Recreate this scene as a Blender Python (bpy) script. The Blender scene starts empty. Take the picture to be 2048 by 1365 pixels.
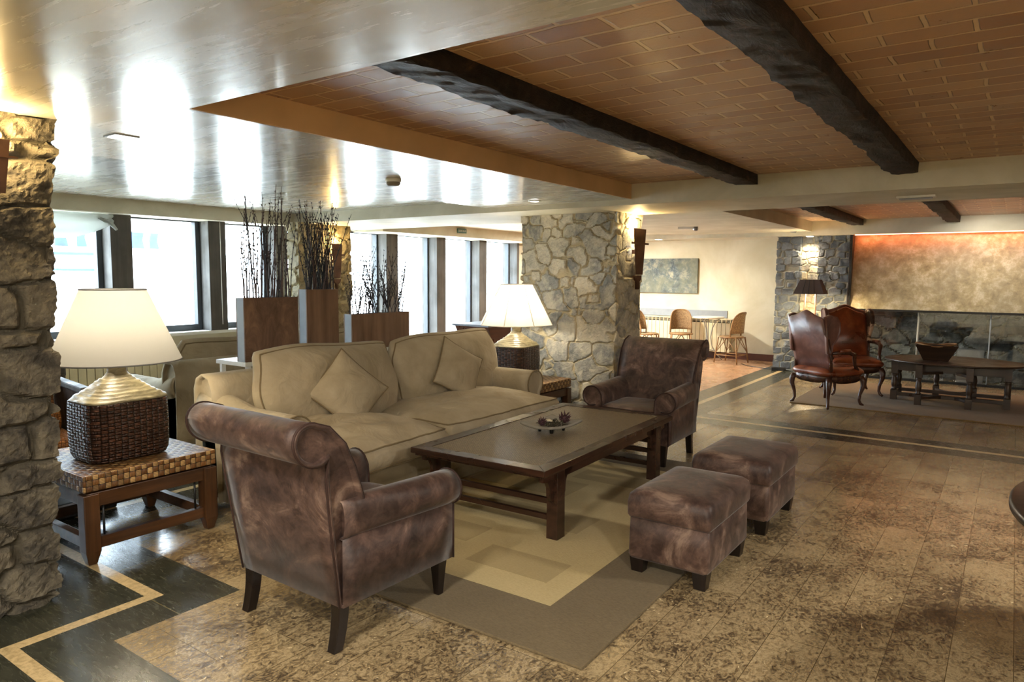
import bpy, bmesh, math, random
import numpy as np
from mathutils import Vector, Matrix
PI = math.pi
S = bpy.context.scene
COL = S.collection

# ------------------------------------------------------------------ camera
YAW, PITCH, ROLL, F = math.radians(35.3257), math.radians(-5.3472), math.radians(.3606), 1416.0
fw = Vector((-math.sin(YAW)*math.cos(PITCH), math.cos(YAW)*math.cos(PITCH), math.sin(PITCH)))
rt = Vector((math.cos(YAW), math.sin(YAW), 0)); up = rt.cross(fw)
RTv = math.cos(ROLL)*rt + math.sin(ROLL)*up; UPv = -math.sin(ROLL)*rt + math.cos(ROLL)*up
cam = bpy.data.objects.new('camera', bpy.data.cameras.new('camera')); COL.objects.link(cam)
cam.matrix_world = Matrix(((RTv.x, UPv.x, -fw.x, 0), (RTv.y, UPv.y, -fw.y, 0), (RTv.z, UPv.z, -fw.z, 1.5), (0, 0, 0, 1)))
cam.data.sensor_width = 36; cam.data.lens = F/2048*36; cam.data.clip_start = .05
S.camera = cam

# ------------------------------------------------------------------ view, sky, sun
S.view_settings.view_transform = 'Standard'; S.view_settings.look = 'None'
S.view_settings.exposure = 1.62; S.view_settings.gamma = 1.0; S.view_settings.use_curve_mapping = False
W = bpy.data.worlds.new('sky'); S.world = W; W.use_nodes = True
bg = W.node_tree.nodes['Background']; bg.inputs[0].default_value = (.72, .86, 1, 1); bg.inputs[1].default_value = 10.0
sl = bpy.data.lights.new('sun', 'SUN'); sl.energy = 9; sl.angle = math.radians(1.2); sl.color = (1, .86, .62)
so = bpy.data.objects.new('sun', sl); COL.objects.link(so)
so.rotation_euler = Vector((-.15, .9, -.55)).to_track_quat('-Z', 'Y').to_euler()
S.cycles.max_bounces = 8; S.cycles.diffuse_bounces = 5; S.cycles.glossy_bounces = 3
S.cycles.sample_clamp_indirect = 6; S.cycles.caustics_reflective = False; S.cycles.caustics_refractive = False

def light(kind, loc, power, col=(1, .8, .55), size=.1, size_y=None, to=(0, 0, -1), **k):
    d = bpy.data.lights.new(kind.lower()+'_light', kind); d.energy = power; d.color = col
    if kind == 'AREA':
        d.size = size
        if size_y: d.shape = 'RECTANGLE'; d.size_y = size_y
    else: d.shadow_soft_size = size
    for a, b in k.items(): setattr(d, a, b)
    o = bpy.data.objects.new(d.name, d); COL.objects.link(o); o.location = loc
    o.rotation_euler = Vector(to).to_track_quat('-Z', 'Y').to_euler(); return o
# portals in the window wall (they only guide the sampling of the sky)
for y0, y1, z0, z1 in ((.3, 5.75, .82, 2.1), (6.7, 10.9, .1, 2.1)):
    p = light('AREA', (-7.95, (y0+y1)/2, (z0+z1)/2), 1, (1, 1, 1), y1-y0, z1-z0, (1, 0, 0)); p.data.cycles.is_portal = True
    p.rotation_euler = (PI/2, 0, -PI/2); p.name = 'window_portal'

# ------------------------------------------------------------------ node helpers
def lin(h):
    h = h.lstrip('#'); c = [int(h[i:i+2], 16)/255 for i in (0, 2, 4)]
    return tuple((x/12.92 if x <= .04045 else ((x+.055)/1.055)**2.4) for x in c)+(1,)
class NT:
    def __init__(s, name, rough=.6, spec=.5, sheen=0):
        sheen *= .35
        s.m = bpy.data.materials.new(name); s.m.use_nodes = True
        s.t = s.m.node_tree; s.b = s.t.nodes['Principled BSDF']; s.b.inputs['Roughness'].default_value = rough
        s.b.inputs['Specular IOR Level'].default_value = spec
        if sheen: s.b.inputs['Sheen Weight'].default_value = sheen; s.b.inputs['Sheen Roughness'].default_value = .4
    def n(s, t, **k):
        x = s.t.nodes.new(t)
        for a, b in k.items():
            if a.startswith('i_'): x.inputs[a[2:].replace('_', ' ')].default_value = b
            else: setattr(x, a, b)
        return x
    def l(s, a, b): s.t.links.new(a, b)
    def co(s, kind='Object', scale=(1, 1, 1), rot=(0, 0, 0)):
        c = s.n('ShaderNodeTexCoord'); m = s.n('ShaderNodeMapping'); m.inputs['Scale'].default_value = scale; m.inputs['Rotation'].default_value = rot
        s.l(c.outputs[kind], m.inputs[0]); return m.outputs[0]
    def noise(s, v, sc, det=4, rough=.55, dist=0):
        x = s.n('ShaderNodeTexNoise'); x.inputs['Scale'].default_value = sc; x.inputs['Detail'].default_value = det
        x.inputs['Roughness'].default_value = rough; x.inputs['Distortion'].default_value = dist
        if v: s.l(v, x.inputs['Vector'])
        return x.outputs['Fac']
    def ramp(s, f, stops):
        r = s.n('ShaderNodeValToRGB'); e = r.color_ramp.elements
        while len(e) < len(stops): e.new(.5)
        for el, (p, c) in zip(e, stops): el.position = p; el.color = lin(c) if isinstance(c, str) else (c, c, c, 1)
        s.l(f, r.inputs[0]); return r.outputs[0]
    def mix(s, f, a, b, t='MIX'):
        x = s.n('ShaderNodeMix', data_type='RGBA', blend_type=t)
        for k, v in ((0, f), (6, a), (7, b)):
            if isinstance(v, (int, float)): x.inputs[k].default_value = v if k == 0 else (v, v, v, 1)
            elif isinstance(v, tuple): x.inputs[k].default_value = v
            elif isinstance(v, str): x.inputs[k].default_value = lin(v)
            else: s.l(v, x.inputs[k])
        return x.outputs[2]
    def math(s, op, a, b=0, c=None):
        x = s.n('ShaderNodeMath', operation=op)
        for k, v in enumerate((a, b) if c is None else (a, b, c)):
            if isinstance(v, (int, float)): x.inputs[k].default_value = v
            else: s.l(v, x.inputs[k])
        return x.outputs[0]
    def col(s, c):
        if isinstance(c, str): s.b.inputs['Base Color'].default_value = lin(c)
        elif isinstance(c, tuple): s.b.inputs['Base Color'].default_value = c
        else: s.l(c, s.b.inputs['Base Color'])
    def bump(s, h, st=.3, d=.01, prev=None):
        x = s.n('ShaderNodeBump'); x.inputs['Strength'].default_value = st; x.inputs['Distance'].default_value = d
        s.l(h, x.inputs['Height'])
        if prev: s.l(prev, x.inputs['Normal'])
        s.l(x.outputs[0], s.b.inputs['Normal']); return x.outputs[0]
    def rough(s, r): s.l(r, s.b.inputs['Roughness'])

def plain(name, c, rough=.5, metal=0, var=.12, sc=12, bump=.1, bd=.003, spec=.5):
    k = NT(name, rough, spec); v = k.co()
    n = k.noise(v, sc)
    k.col(k.mix(k.ramp(n, ((.3, 0.0), (.7, 1.0))), tuple(x*(1-var) for x in lin(c)[:3])+(1,), tuple(min(1, x*(1+var)) for x in lin(c)[:3])+(1,)))
    k.b.inputs['Metallic'].default_value = metal
    if bump: k.bump(k.noise(v, sc*6), bump, bd)
    return k.m
def wood(name, dark, light_, rough=.35, axis=1, sc=9, spec=.5, bump=.15):
    k = NT(name, rough, spec); s_ = [sc*2.2]*3; s_[axis] = sc*.16
    v = k.co('Object', tuple(s_)); n = k.noise(v, 1.3, 6, .62, .15); n2 = k.noise(k.co(), 3.5, 3)
    c = k.ramp(n, ((.3, dark), (.72, light_)))
    k.col(k.mix(k.math('MULTIPLY', n2, .55), c, dark)); k.bump(n, bump, .004)
    k.rough(k.ramp(n2, ((.3, rough*.75), (.7, min(1, rough*1.5))))); return k.m
def fabric(name, c1, c2, rough=.9, sheen=.3, sc=2.5, wr=.35, weave=900):
    wr *= 1.7; k = NT(name, rough, .2, sheen); v = k.co(); n = k.noise(v, sc, 5, .6, .4)
    k.col(k.mix(k.ramp(n, ((.35, 0.0), (.68, 1.0))), c1, c2))
    b1 = k.bump(k.noise(k.co('Object', (1, 1, 1)), 5.5, 3, .5, 1.2), wr, .03)
    b1 = k.bump(k.noise(k.co('Object', (1, .45, .7), (.3, .2, .5)), 11, 3, .5, 1.6), wr*.55, .012, b1); k.bump(k.noise(v, weave, 1), .15, .001, b1); return k.m
def suede(name):
    k = NT(name, .62, .35, .35); v = k.co('Object', (1, 1, 1)); n = k.noise(v, 4.2, 8, .68, .8); n2 = k.noise(v, 14, 6, .7, .5)
    c = k.ramp(n, ((.34, '#1e1411'), (.47, '#382620'), (.55, '#5c453a'), (.66, '#99806f')))
    k.col(k.mix(.4, c, k.ramp(n2, ((.35, '#231713'), (.65, '#66524a')))))
    k.rough(k.ramp(n, ((.3, .36), (.7, .7))))
    b = k.bump(k.noise(v, 5, 3, .5, 1), .25, .02); k.bump(n2, .12, .003, b); return k.m
def weave(name, ca, cb, cc, cw, ch, depth=.006, rough=.45, rib=4, spec=.5):
    """interlaced strands: checker of horizontal / vertical strips in UV metres"""
    k = NT(name, rough, spec); c = k.n('ShaderNodeTexCoord'); sp = k.n('ShaderNodeSeparateXYZ'); k.l(c.outputs['UV'], sp.inputs[0])
    u = k.math('DIVIDE', sp.outputs[0], cw); v = k.math('DIVIDE', sp.outputs[1], ch)
    chk = k.math('MODULO', k.math('ABSOLUTE', k.math('ADD', k.math('FLOOR', u), k.math('FLOOR', v))), 2)
    fu = k.math('FRACT', u); fv = k.math('FRACT', v)
    hu = k.math('SINE', k.math('MULTIPLY', fu, PI)); hv = k.math('SINE', k.math('MULTIPLY', fv, PI))
    hor = k.math('MULTIPLY', hu, k.math('POWER', hv, .4)); ver = k.math('MULTIPLY', hv, k.math('POWER', hu, .4))
    h = k.math('ADD', k.math('MULTIPLY', hor, chk), k.math('MULTIPLY', ver, k.math('SUBTRACT', 1, chk)))
    ru = k.math('ABSOLUTE', k.math('SINE', k.math('MULTIPLY', fu, PI*rib))); rv = k.math('ABSOLUTE', k.math('SINE', k.math('MULTIPLY', fv, PI*rib)))
    rr = k.math('ADD', k.math('MULTIPLY', rv, chk), k.math('MULTIPLY', ru, k.math('SUBTRACT', 1, chk)))
    vv = k.n('ShaderNodeCombineXYZ'); k.l(k.math('FLOOR', u), vv.inputs[0]); k.l(k.math('FLOOR', v), vv.inputs[1])
    wn = k.n('ShaderNodeTexWhiteNoise', noise_dimensions='2D'); k.l(vv.outputs[0], wn.inputs['Vector'])
    c0 = k.mix(chk, ca, cb); c0 = k.mix(k.math('MULTIPLY', wn.outputs['Value'], .75), c0, cc)
    c0 = k.mix(k.math('MULTIPLY', k.math('POWER', k.math('SUBTRACT', 1, rr), 1.5), .8), c0, tuple(x*.35 for x in lin(cc)[:3])+(1,))
    gap = k.ramp(h, ((.05, 0.0), (.35, 1.0)))
    k.col(k.mix(gap, tuple(x*.15 for x in lin(cc)[:3])+(1,), c0))
    k.bump(k.math('ADD', h, k.math('MULTIPLY', rr, .35)), .9, depth); return k.m

M = {}
def mats():
    # plaster ceiling, glossy trowelled
    k = NT('polished_plaster', .22, .9); v = k.co('Object', (.5, 1.6, 1), (0, 0, -.6)); n = k.noise(k.co('Object', (.35, 2.6, 1), (0, 0, -.25)), 3.2, 9, .66, .25); n2 = k.noise(k.co(), .7, 3)
    k.col(k.mix(k.ramp(n2, ((.35, 0.0), (.65, 1.0))), '#b9b7ae', '#c9c8c1'))
    k.rough(k.ramp(n, ((.35, .22), (.7, .33)))); k.b.inputs['Coat Weight'].default_value = .6; k.b.inputs['Coat Roughness'].default_value = .12
    k.bump(n, .22, .006); M['ceil'] = k.m
    k = NT('plaster_cream', .6, .4); v = k.co(); n = k.noise(v, 1.6, 6, .6, .5)
    k.col(k.ramp(n, ((.35, '#b9b39c'), (.65, '#d3cdb9')))); k.bump(k.noise(v, 9, 8, .7, .8), .25, .006); M['plaster'] = k.m
    k = NT('plaster_wall', .7, .3); v = k.co(); n = k.noise(v, 1.1, 6, .6, .5)
    k.col(k.ramp(n, ((.35, '#cdc4a6'), (.65, '#e2dcc6')))); k.bump(k.noise(v, 9, 8, .7, .8), .2, .005); M['wall'] = k.m
    M['terra'] = plain('terracotta_plaster', '#d3ae82', .6, var=.12, sc=3)
    k = NT('hood_plaster', .55, .4); v = k.co('Object', (1, 1, 1)); n = k.noise(v, 6.5, 10, .74, .15); n2 = k.noise(v, 1.6, 5, .6)
    k.col(k.mix(k.ramp(n2, ((.35, 0.0), (.65, .6))), k.ramp(n, ((.3, '#7a6c50'), (.5, '#b3a27a'), (.66, '#dcd2b6'))), '#958d7a'))
    k.bump(n, .4, .01); M['hood'] = k.m
    # brick ceiling
    k = NT('vault_brick', .38, .6); c = k.n('ShaderNodeTexCoord'); br = k.n('ShaderNodeTexBrick'); 
    wv = k.noise(k.co(), 6, 2); mp = k.n('ShaderNodeVectorMath', operation='ADD'); sc = k.n('ShaderNodeVectorMath', operation='SCALE'); sc.inputs['Scale'].default_value = .02
    cx = k.n('ShaderNodeCombineXYZ'); k.l(wv, cx.inputs[0]); k.l(wv, cx.inputs[1]); k.l(cx.outputs[0], sc.inputs[0])
    k.l(c.outputs['Object'], mp.inputs[0]); k.l(sc.outputs[0], mp.inputs[1]); k.l(mp.outputs[0], br.inputs['Vector'])
    br.inputs['Scale'].default_value = 1; br.inputs['Brick Width'].default_value = .275; br.inputs['Row Height'].default_value = .135
    br.inputs['Mortar Size'].default_value = .010; br.inputs['Mortar Smooth'].default_value = .35
    br.inputs['Color1'].default_value = lin('#966a54'); br.inputs['Color2'].default_value = lin('#cfaa84'); br.inputs['Mortar'].default_value = lin('#f0d4aa')
    n = k.noise(k.co(), 7, 8, .7, .3); n3 = k.noise(k.co(), 1.3, 3)
    c2 = k.mix(.35, br.outputs['Color'], k.ramp(n, ((.3, '#5d4032'), (.7, '#cfa57c'))))
    k.col(k.mix(k.math('MULTIPLY', n3, .35), c2, '#a87c55')); 
    b = k.bump(k.math('SUBTRACT', 1, br.outputs['Fac']), 1.0, .02); k.bump(k.noise(k.co(), 60, 5, .8), .45, .004, b)
    k.rough(k.ramp(n, ((.3, .25), (.7, .5)))); M['brick'] = k.m
    # beams
    k = NT('charred_oak', .6, .35); v = k.co('Object', (1, .35, 1)); n = k.noise(v, 18, 8, .72, .5)
    k.col(k.ramp(n, ((.38, '#0f0b09'), (.58, '#2e221a'), (.72, '#5c4830')))); k.bump(n, 1.0, .035); M['beam'] = k.m
    # floor
    k = NT('shell_limestone', .2, .6); c = k.n('ShaderNodeTexCoord'); br = k.n('ShaderNodeTexBrick')
    mp = k.n('ShaderNodeMapping'); mp.inputs['Rotation'].default_value = (0, 0, PI/2); mp.inputs['Location'].default_value = (0, -.08, 0)
    k.l(c.outputs['Object'], mp.inputs[0]); k.l(mp.outputs[0], br.inputs['Vector'])
    br.inputs['Scale'].default_value = 1; br.inputs['Brick Width'].default_value = .74; br.inputs['Row Height'].default_value = .21; br.offset = .37; br.offset_frequency = 3
    br.inputs['Mortar Size'].default_value = .0016; br.inputs['Mortar Smooth'].default_value = .1; br.inputs['Bias'].default_value = 0
    br.inputs['Color1'].default_value = (0, 0, 0, 1); br.inputs['Color2'].default_value = (1, 1, 1, 1); br.inputs['Mortar'].default_value = (.5, .5, .5, 1)
    f1 = k.noise(k.co('Object', (1.5, 1, 1)), 26, 7, .72, 1.6); f2 = k.noise(k.co(), 70, 4, .7, 1.0); big = k.noise(k.co('Object', (1.3, 1, 1)), 2.2, 4, .6)
    f = k.math('ADD', k.math('MULTIPLY', f1, .7), k.math('MULTIPLY', f2, .3)); f = k.math('ADD', f, k.math('MULTIPLY', k.math('SUBTRACT', big, .5), .35))
    f = k.math('ADD', f, k.math('MULTIPLY', k.math('SUBTRACT', br.outputs['Color'], .5), .06))
    base = k.ramp(f, ((.41, '#44382a'), (.47, '#705f45'), (.52, '#958261'), (.62, '#a99673')))
    sh = k.noise(k.co('Object', (1, 1, 1), (0, 0, .7)), 17, 2, .4, 2.5)
    base = k.mix(k.ramp(sh, ((.725, 0.0), (.745, .8))), base, '#d8c49a')
    base = k.mix(k.math('MULTIPLY', br.outputs['Fac'], .8), base, '#453722')
    k.col(base); k.rough(k.ramp(f, ((.42, .34), (.56, .17)))); k.bump(k.math('ADD', k.math('MULTIPLY', f, .2), k.math('SUBTRACT', 1, br.outputs['Fac'])), .12, .002); M['stonefloor'] = k.m
    k = NT('dark_slate', .2, .55); n = k.noise(k.co('Object', (1, 5, 1), (0, 0, .5)), 7, 6, .7, 2.5); c = k.n('ShaderNodeTexCoord'); br = k.n('ShaderNodeTexBrick'); k.l(c.outputs['Object'], br.inputs['Vector'])
    br.inputs['Scale'].default_value = 1; br.inputs['Brick Width'].default_value = .8; br.inputs['Row Height'].default_value = .8; br.inputs['Mortar Size'].default_value = .002
    k.col(k.mix(k.math('MULTIPLY', br.outputs['Fac'], .6), k.ramp(n, ((.35, '#24251e'), (.62, '#3a3b30'), (.8, '#55543f'))), '#8a7d55')); k.bump(n, .12, .004); k.rough(k.ramp(n, ((.3, .16), (.7, .32)))); M['slate'] = k.m
    k = NT('tan_strip', .28, .5); n = k.noise(k.co(), 40, 5, .7, .6); k.col(k.ramp(n, ((.35, '#94805a'), (.6, '#c0aa80')))); M['strip'] = k.m
    M['parquet'] = wood('parquet', '#a27a5c', '#bb9470', .25, 0, 3)
    # fabrics and leather
    M['suede'] = suede('brown_suede')
    M['khaki'] = fabric('khaki_cotton', '#93866d', '#ada088', .85, .15)
    M['khakidark'] = fabric('khaki_piping', '#6f6047', '#7d6d52', .85, .1)
    M['piping'] = fabric('dark_piping', '#2c1e1a', '#3c2a24', .6, .1)
    M['greycotton'] = fabric('grey_cotton', '#6c665a', '#7d776a', .85, .2)
    k = NT('worn_leather', .3, .6); v = k.co(); n = k.noise(v, 4, 6, .62, .5)
    k.col(k.ramp(n, ((.32, '#4e2413'), (.52, '#7a3b1f'), (.72, '#a3623a')))); k.rough(k.ramp(n, ((.3, .22), (.7, .42)))); k.bump(k.noise(v, 120, 3), .1, .002); M['leather'] = k.m
    k = NT('back_leather', .28, .6); v = k.co(); n = k.noise(v, 5, 6, .65, .5)
    k.col(k.ramp(n, ((.3, '#4a2c25'), (.55, '#70493f'), (.75, '#8c6459')))); k.bump(k.noise(v, 100, 3), .1, .002); M['leatherdark'] = k.m
    k = NT('cowhide', .6, .3, .3); v = k.co(); n = k.noise(v, 5.5, 4, .6, .8); k.col(k.ramp(n, ((.42, '#3a281c'), (.52, '#5b4330'), (.56, '#c9a98c'), (.7, '#e2c9ae')))); M['cowhide'] = k.m
    M['darkwood'] = wood('dark_lacquered_wood', '#20140e', '#4a3023', .26, 1, 8)
    M['darkwoodx'] = wood('dark_lacquered_wood_cross', '#20140e', '#4a3023', .26, 0, 8)
    M['oldwood'] = wood('old_oak', '#2c1b10', '#6b4526', .35, 1, 7)
    M['oldwoodz'] = wood('old_oak_upright', '#2c1b10', '#6b4526', .35, 2, 7)
    M['walnut'] = wood('carved_walnut', '#2b1710', '#5e3a2a', .25, 2, 9)
    M['blackwood'] = wood('black_stained_wood', '#110c0a', '#241a16', .3, 2, 9)
    M['gatewood'] = wood('gateleg_oak', '#21160f', '#4d3726', .35, 0, 6)
    M['planter'] = wood('planter_wood', '#5a4331', '#95745a', .55, 2, 5)
    k = NT('planter_worn', .6, .4); v = k.co('Object', (1, 1, .5)); n = k.noise(v, 9, 7, .7, .8); k.col(k.ramp(n, ((.3, '#453225'), (.55, '#6d5341'), (.70, '#86684e'), (.74, '#b09a72')))); M['planterworn'] = k.m
    M['planterend'] = plain('planter_end_grey', '#8e959c', .5, var=.08)
    M['frame'] = plain('window_frame_dark', '#3c4044', .5, var=.08, sc=5)
    M['mullion'] = wood('mullion_wood', '#3d3a37', '#625d57', .6, 2, 5)
    M['white'] = plain('white_paint', '#d9d8d2', .4, var=.03)
    M['ivory'] = plain('ivory_enamel', '#d8cdaa', .35, var=.04)
    M['black'] = plain('black_plastic', '#151515', .4, var=.1)
    M['dark'] = plain('dark_gap', '#0d0c0b', .8, var=.1)
    M['steel'] = plain('grey_steel', '#8a8c92', .3, .8, var=.05)
    M['iron'] = plain('grey_painted_iron', '#9c9a90', .4, .3, var=.05)
    M['marble'] = plain('white_marble', '#dedacd', .2, var=.05)
    M['rust'] = plain('rusty_iron', '#5c4030', .7, .3, var=.35, sc=9, bump=.4)
    M['chalk'] = plain('chalk_bowl', '#857f74', .6, var=.1, sc=20)
    M['twig'] = plain('dark_twig', '#2b2326', .6, var=.2, sc=40)
    M['twigbrown'] = plain('brown_twig', '#4a3733', .6, var=.2, sc=40)
    M['twigblue'] = plain('blackish_twig', '#232429', .55, var=.2, sc=40)
    M['moss'] = plain('dried_moss', '#3a3526', .9, var=.5, sc=50)
    M['cone'] = plain('dried_flower', '#43262b', .7, var=.4, sc=60)
    M['paleshell'] = plain('pale_bark', '#c9bda0', .6, var=.2, sc=40)
    M['fur'] = plain('rug2_pile', '#6b5a41', .95, var=.22, sc=5, bump=.5)
    def rug(nm, a, b):
        k = NT(nm, .95, .1, .25); v = k.co('Object', (1, 3, 1), (0, 0, .5)); n = k.noise(v, 60, 4, .7); n2 = k.noise(k.co(), 2, 3); k.col(k.mix(.35, k.ramp(n, ((.3, a), (.7, b))), k.ramp(n2, ((.3, a), (.7, b))))); k.bump(n, .5, .004); return k.m
    M['rugborder'] = rug('rug_border_taupe', '#5b4f3b', '#7a6c53'); M['ruginner'] = rug('rug_field_beige', '#a89668', '#c4b184'); M['ruginner2'] = rug('rug_field_olive', '#96855c', '#ad9a6f')
    M['rug2'] = rug('far_rug_brown', '#67502f', '#876c45')
    M['basket'] = weave('dark_wicker', '#4a2d20', '#6b4430', '#241510', .034, .017, .010, .35, 2)
    M['tabletop'] = weave('checker_weave', '#8f6234', '#d2ab70', '#4a2a15', .031, .031, .0035, .4, 4)
    M['tablecane'] = weave('fine_cane', '#8a795e', '#a8946f', '#5e5040', .009, .009, .0015, .28, 2)
    M['cane'] = weave('light_cane', '#b08c5c', '#c6a472', '#7a5632', .014, .014, .003, .5, 2)
    M['caneorange'] = weave('orange_leather_weave', '#b0713a', '#c58748', '#7a4a22', .02, .02, .003, .5, 2)
    M['canedark'] = weave('dark_slat', '#4a3c34', '#5c4c40', '#2c221c', .03, .2, .004, .5, 1)
    M['rattan'] = plain('rattan_pole', '#8a673f', .45, var=.25, sc=18)
    M['bark'] = None
    k = NT('birch_bark', .42, .6); v = k.co('Object', (1, 1, 4)); n = k.noise(v, 6, 6, .65, 1); k.col(k.ramp(n, ((.3, '#4d4430'), (.5, '#7d7356'), (.7, '#aca07c')))); k.bump(n, .5, .01); M['bark'] = k.m
    M['exposed'] = weave('exposed_strip', '#b98258', '#c99468', '#6b4023', .02, .02, .003)
    # painting
    k = NT('painting', .8, .2); v = k.co(); n = k.noise(v, 7, 9, .75, .3); n2 = k.noise(v, 2.2, 4, .6, .6)
    k.col(k.mix(k.ramp(n2, ((.4, 0.0), (.6, .75))), k.ramp(n, ((.32, '#2f3a44'), (.5, '#5f6b70'), (.64, '#a7a590'))), '#7f8270')); k.bump(n, .6, .01); M['paint'] = k.m
    # glass
    m = bpy.data.materials.new('window_glass'); m.use_nodes = True; t = m.node_tree; t.nodes.clear()
    o = t.nodes.new('ShaderNodeOutputMaterial'); mx = t.nodes.new('ShaderNodeMixShader'); a = t.nodes.new('ShaderNodeBsdfTransparent'); g = t.nodes.new('ShaderNodeBsdfGlossy')
    g.inputs['Roughness'].default_value = .02; a.inputs[0].default_value = (.96, .98, .98, 1); mx.inputs[0].default_value = .06
    t.links.new(a.outputs[0], mx.inputs[1]); t.links.new(g.outputs[0], mx.inputs[2]); t.links.new(mx.outputs[0], o.inputs[0]); M['glass'] = m
    def shade(nm, c, e, es):
        m = bpy.data.materials.new(nm); m.use_nodes = True; t = m.node_tree; t.nodes.clear(); o = t.nodes.new('ShaderNodeOutputMaterial')
        d = t.nodes.new('ShaderNodeBsdfDiffuse'); tr = t.nodes.new('ShaderNodeBsdfTranslucent'); mx = t.nodes.new('ShaderNodeMixShader'); mx.inputs[0].default_value = .55
        for x in (d, tr): x.inputs[0].default_value = c
        nz = t.nodes.new('ShaderNodeTexNoise'); nz.inputs['Scale'].default_value = 200; bp = t.nodes.new('ShaderNodeBump'); bp.inputs['Strength'].default_value = .08; bp.inputs['Distance'].default_value = .002
        t.links.new(nz.outputs[0], bp.inputs['Height']); t.links.new(bp.outputs[0], d.inputs['Normal'])
        t.links.new(d.outputs[0], mx.inputs[1]); t.links.new(tr.outputs[0], mx.inputs[2]); t.links.new(mx.outputs[0], o.inputs[0]); return m
    M['shade'] = shade('lamp_shade_cloth', (.29, .285, .28, 1), None, 0); M['shadewhite'] = shade('white_shade_cloth', (.80, .77, .72, 1), None, 0)
    M['blind'] = shade('blind_cloth', (.62, .64, .62, 1), None, 0)
    M['shadedark'] = plain('brown_shade', '#3f302b', .6, var=.1)
    def emit(nm, c, s):
        m = bpy.data.materials.new(nm); m.use_nodes = True; t = m.node_tree; t.nodes.clear(); o = t.nodes.new('ShaderNodeOutputMaterial'); e = t.nodes.new('ShaderNodeEmission')
        e.inputs[0].default_value = c; e.inputs[1].default_value = s; t.links.new(e.outputs[0], o.inputs[0]); return m
    M['bulb'] = emit('bulb_glow', (1, .75, .4, 1), 12); M['lampglow'] = emit('downlight_glow', (1, .95, .85, 1), 5); M['led'] = emit('orange_led', (1, .30, .14, 1), 3.5)
    M['exit'] = plain('exit_green', '#2c5a48', .4, var=.02, bump=0)
    # stone masonry
    def stone(nm, cols, mortar, rough=.75, tint=.35, bumpd=.012):
        k = NT(nm, rough, .35); a = k.n('ShaderNodeAttribute', attribute_name='sid'); b = k.n('ShaderNodeAttribute', attribute_name='mort')
        st = [(i/(len(cols)-1)*.999, c) for i, c in enumerate(cols)]
        base = k.ramp(a.outputs['Fac'], st); n = k.noise(k.co(), 14, 8, .72, .6); n2 = k.noise(k.co(), 55, 5, .7)
        base = k.mix(tint, base, k.ramp(n, ((.3, cols[0]), (.5, cols[len(cols)//2]), (.72, cols[-1]))))
        base = k.mix(k.math('MULTIPLY', k.ramp(n2, ((.35, 1.0), (.6, 0.0))), .35), base, cols[0])
        n4 = k.noise(k.co(), 5, 5, .65, .5); base = k.mix(k.math('MULTIPLY', k.ramp(n4, ((.45, 0.0), (.6, 1.0))), .45), base, cols[-1]); base = k.mix(k.math('MULTIPLY', k.ramp(n4, ((.3, 1.0), (.42, 0.0))), .4), base, cols[0])
        k.col(k.mix(b.outputs['Fac'], base, k.mix(n, mortar, tuple(x*.75 for x in lin(mortar)[:3])+(1,))))
        b1 = k.bump(n, .7, bumpd*1.6); k.bump(n2, .5, bumpd*.5, b1); return k.m
    M['stoneL'] = stone('dark_fieldstone', ['#171617', '#35322f', '#575147', '#8f8570'], '#5c5546', tint=.75, bumpd=.03)
    M['stoneB'] = stone('pale_fieldstone', ['#555a5f', '#7b7e7f', '#a19f97', '#bdb5a2', '#e0d7c0'], '#c4b592')
    M['stoneC'] = stone('warm_fieldstone', ['#4c463a', '#7a6f56', '#9c8f70'], '#b0a27d')
    M['stoneF'] = stone('blue_slate_stone', ['#343940', '#4c535b', '#626a72', '#808488'], '#a3a08f')
    M['stoneH'] = stone('hearth_stone', ['#23272a', '#33393c', '#50565a', '#7a7e7c'], '#6f6e62')
    M['snow'] = plain('pale_paving', '#d8d8d4', .8, var=.05); M['facade'] = plain('white_facade', '#e8e8e6', .8, var=.03); M['facadeblue'] = plain('blue_grey_facade', '#1d3550', .6, var=.5, sc=3)
    M['red'] = wood('reddish_wood', '#45221a', '#6b3526', .3, 1, 6); M['skirt'] = plain('red_brown_skirting', '#5a3428', .4)
mats()

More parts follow.
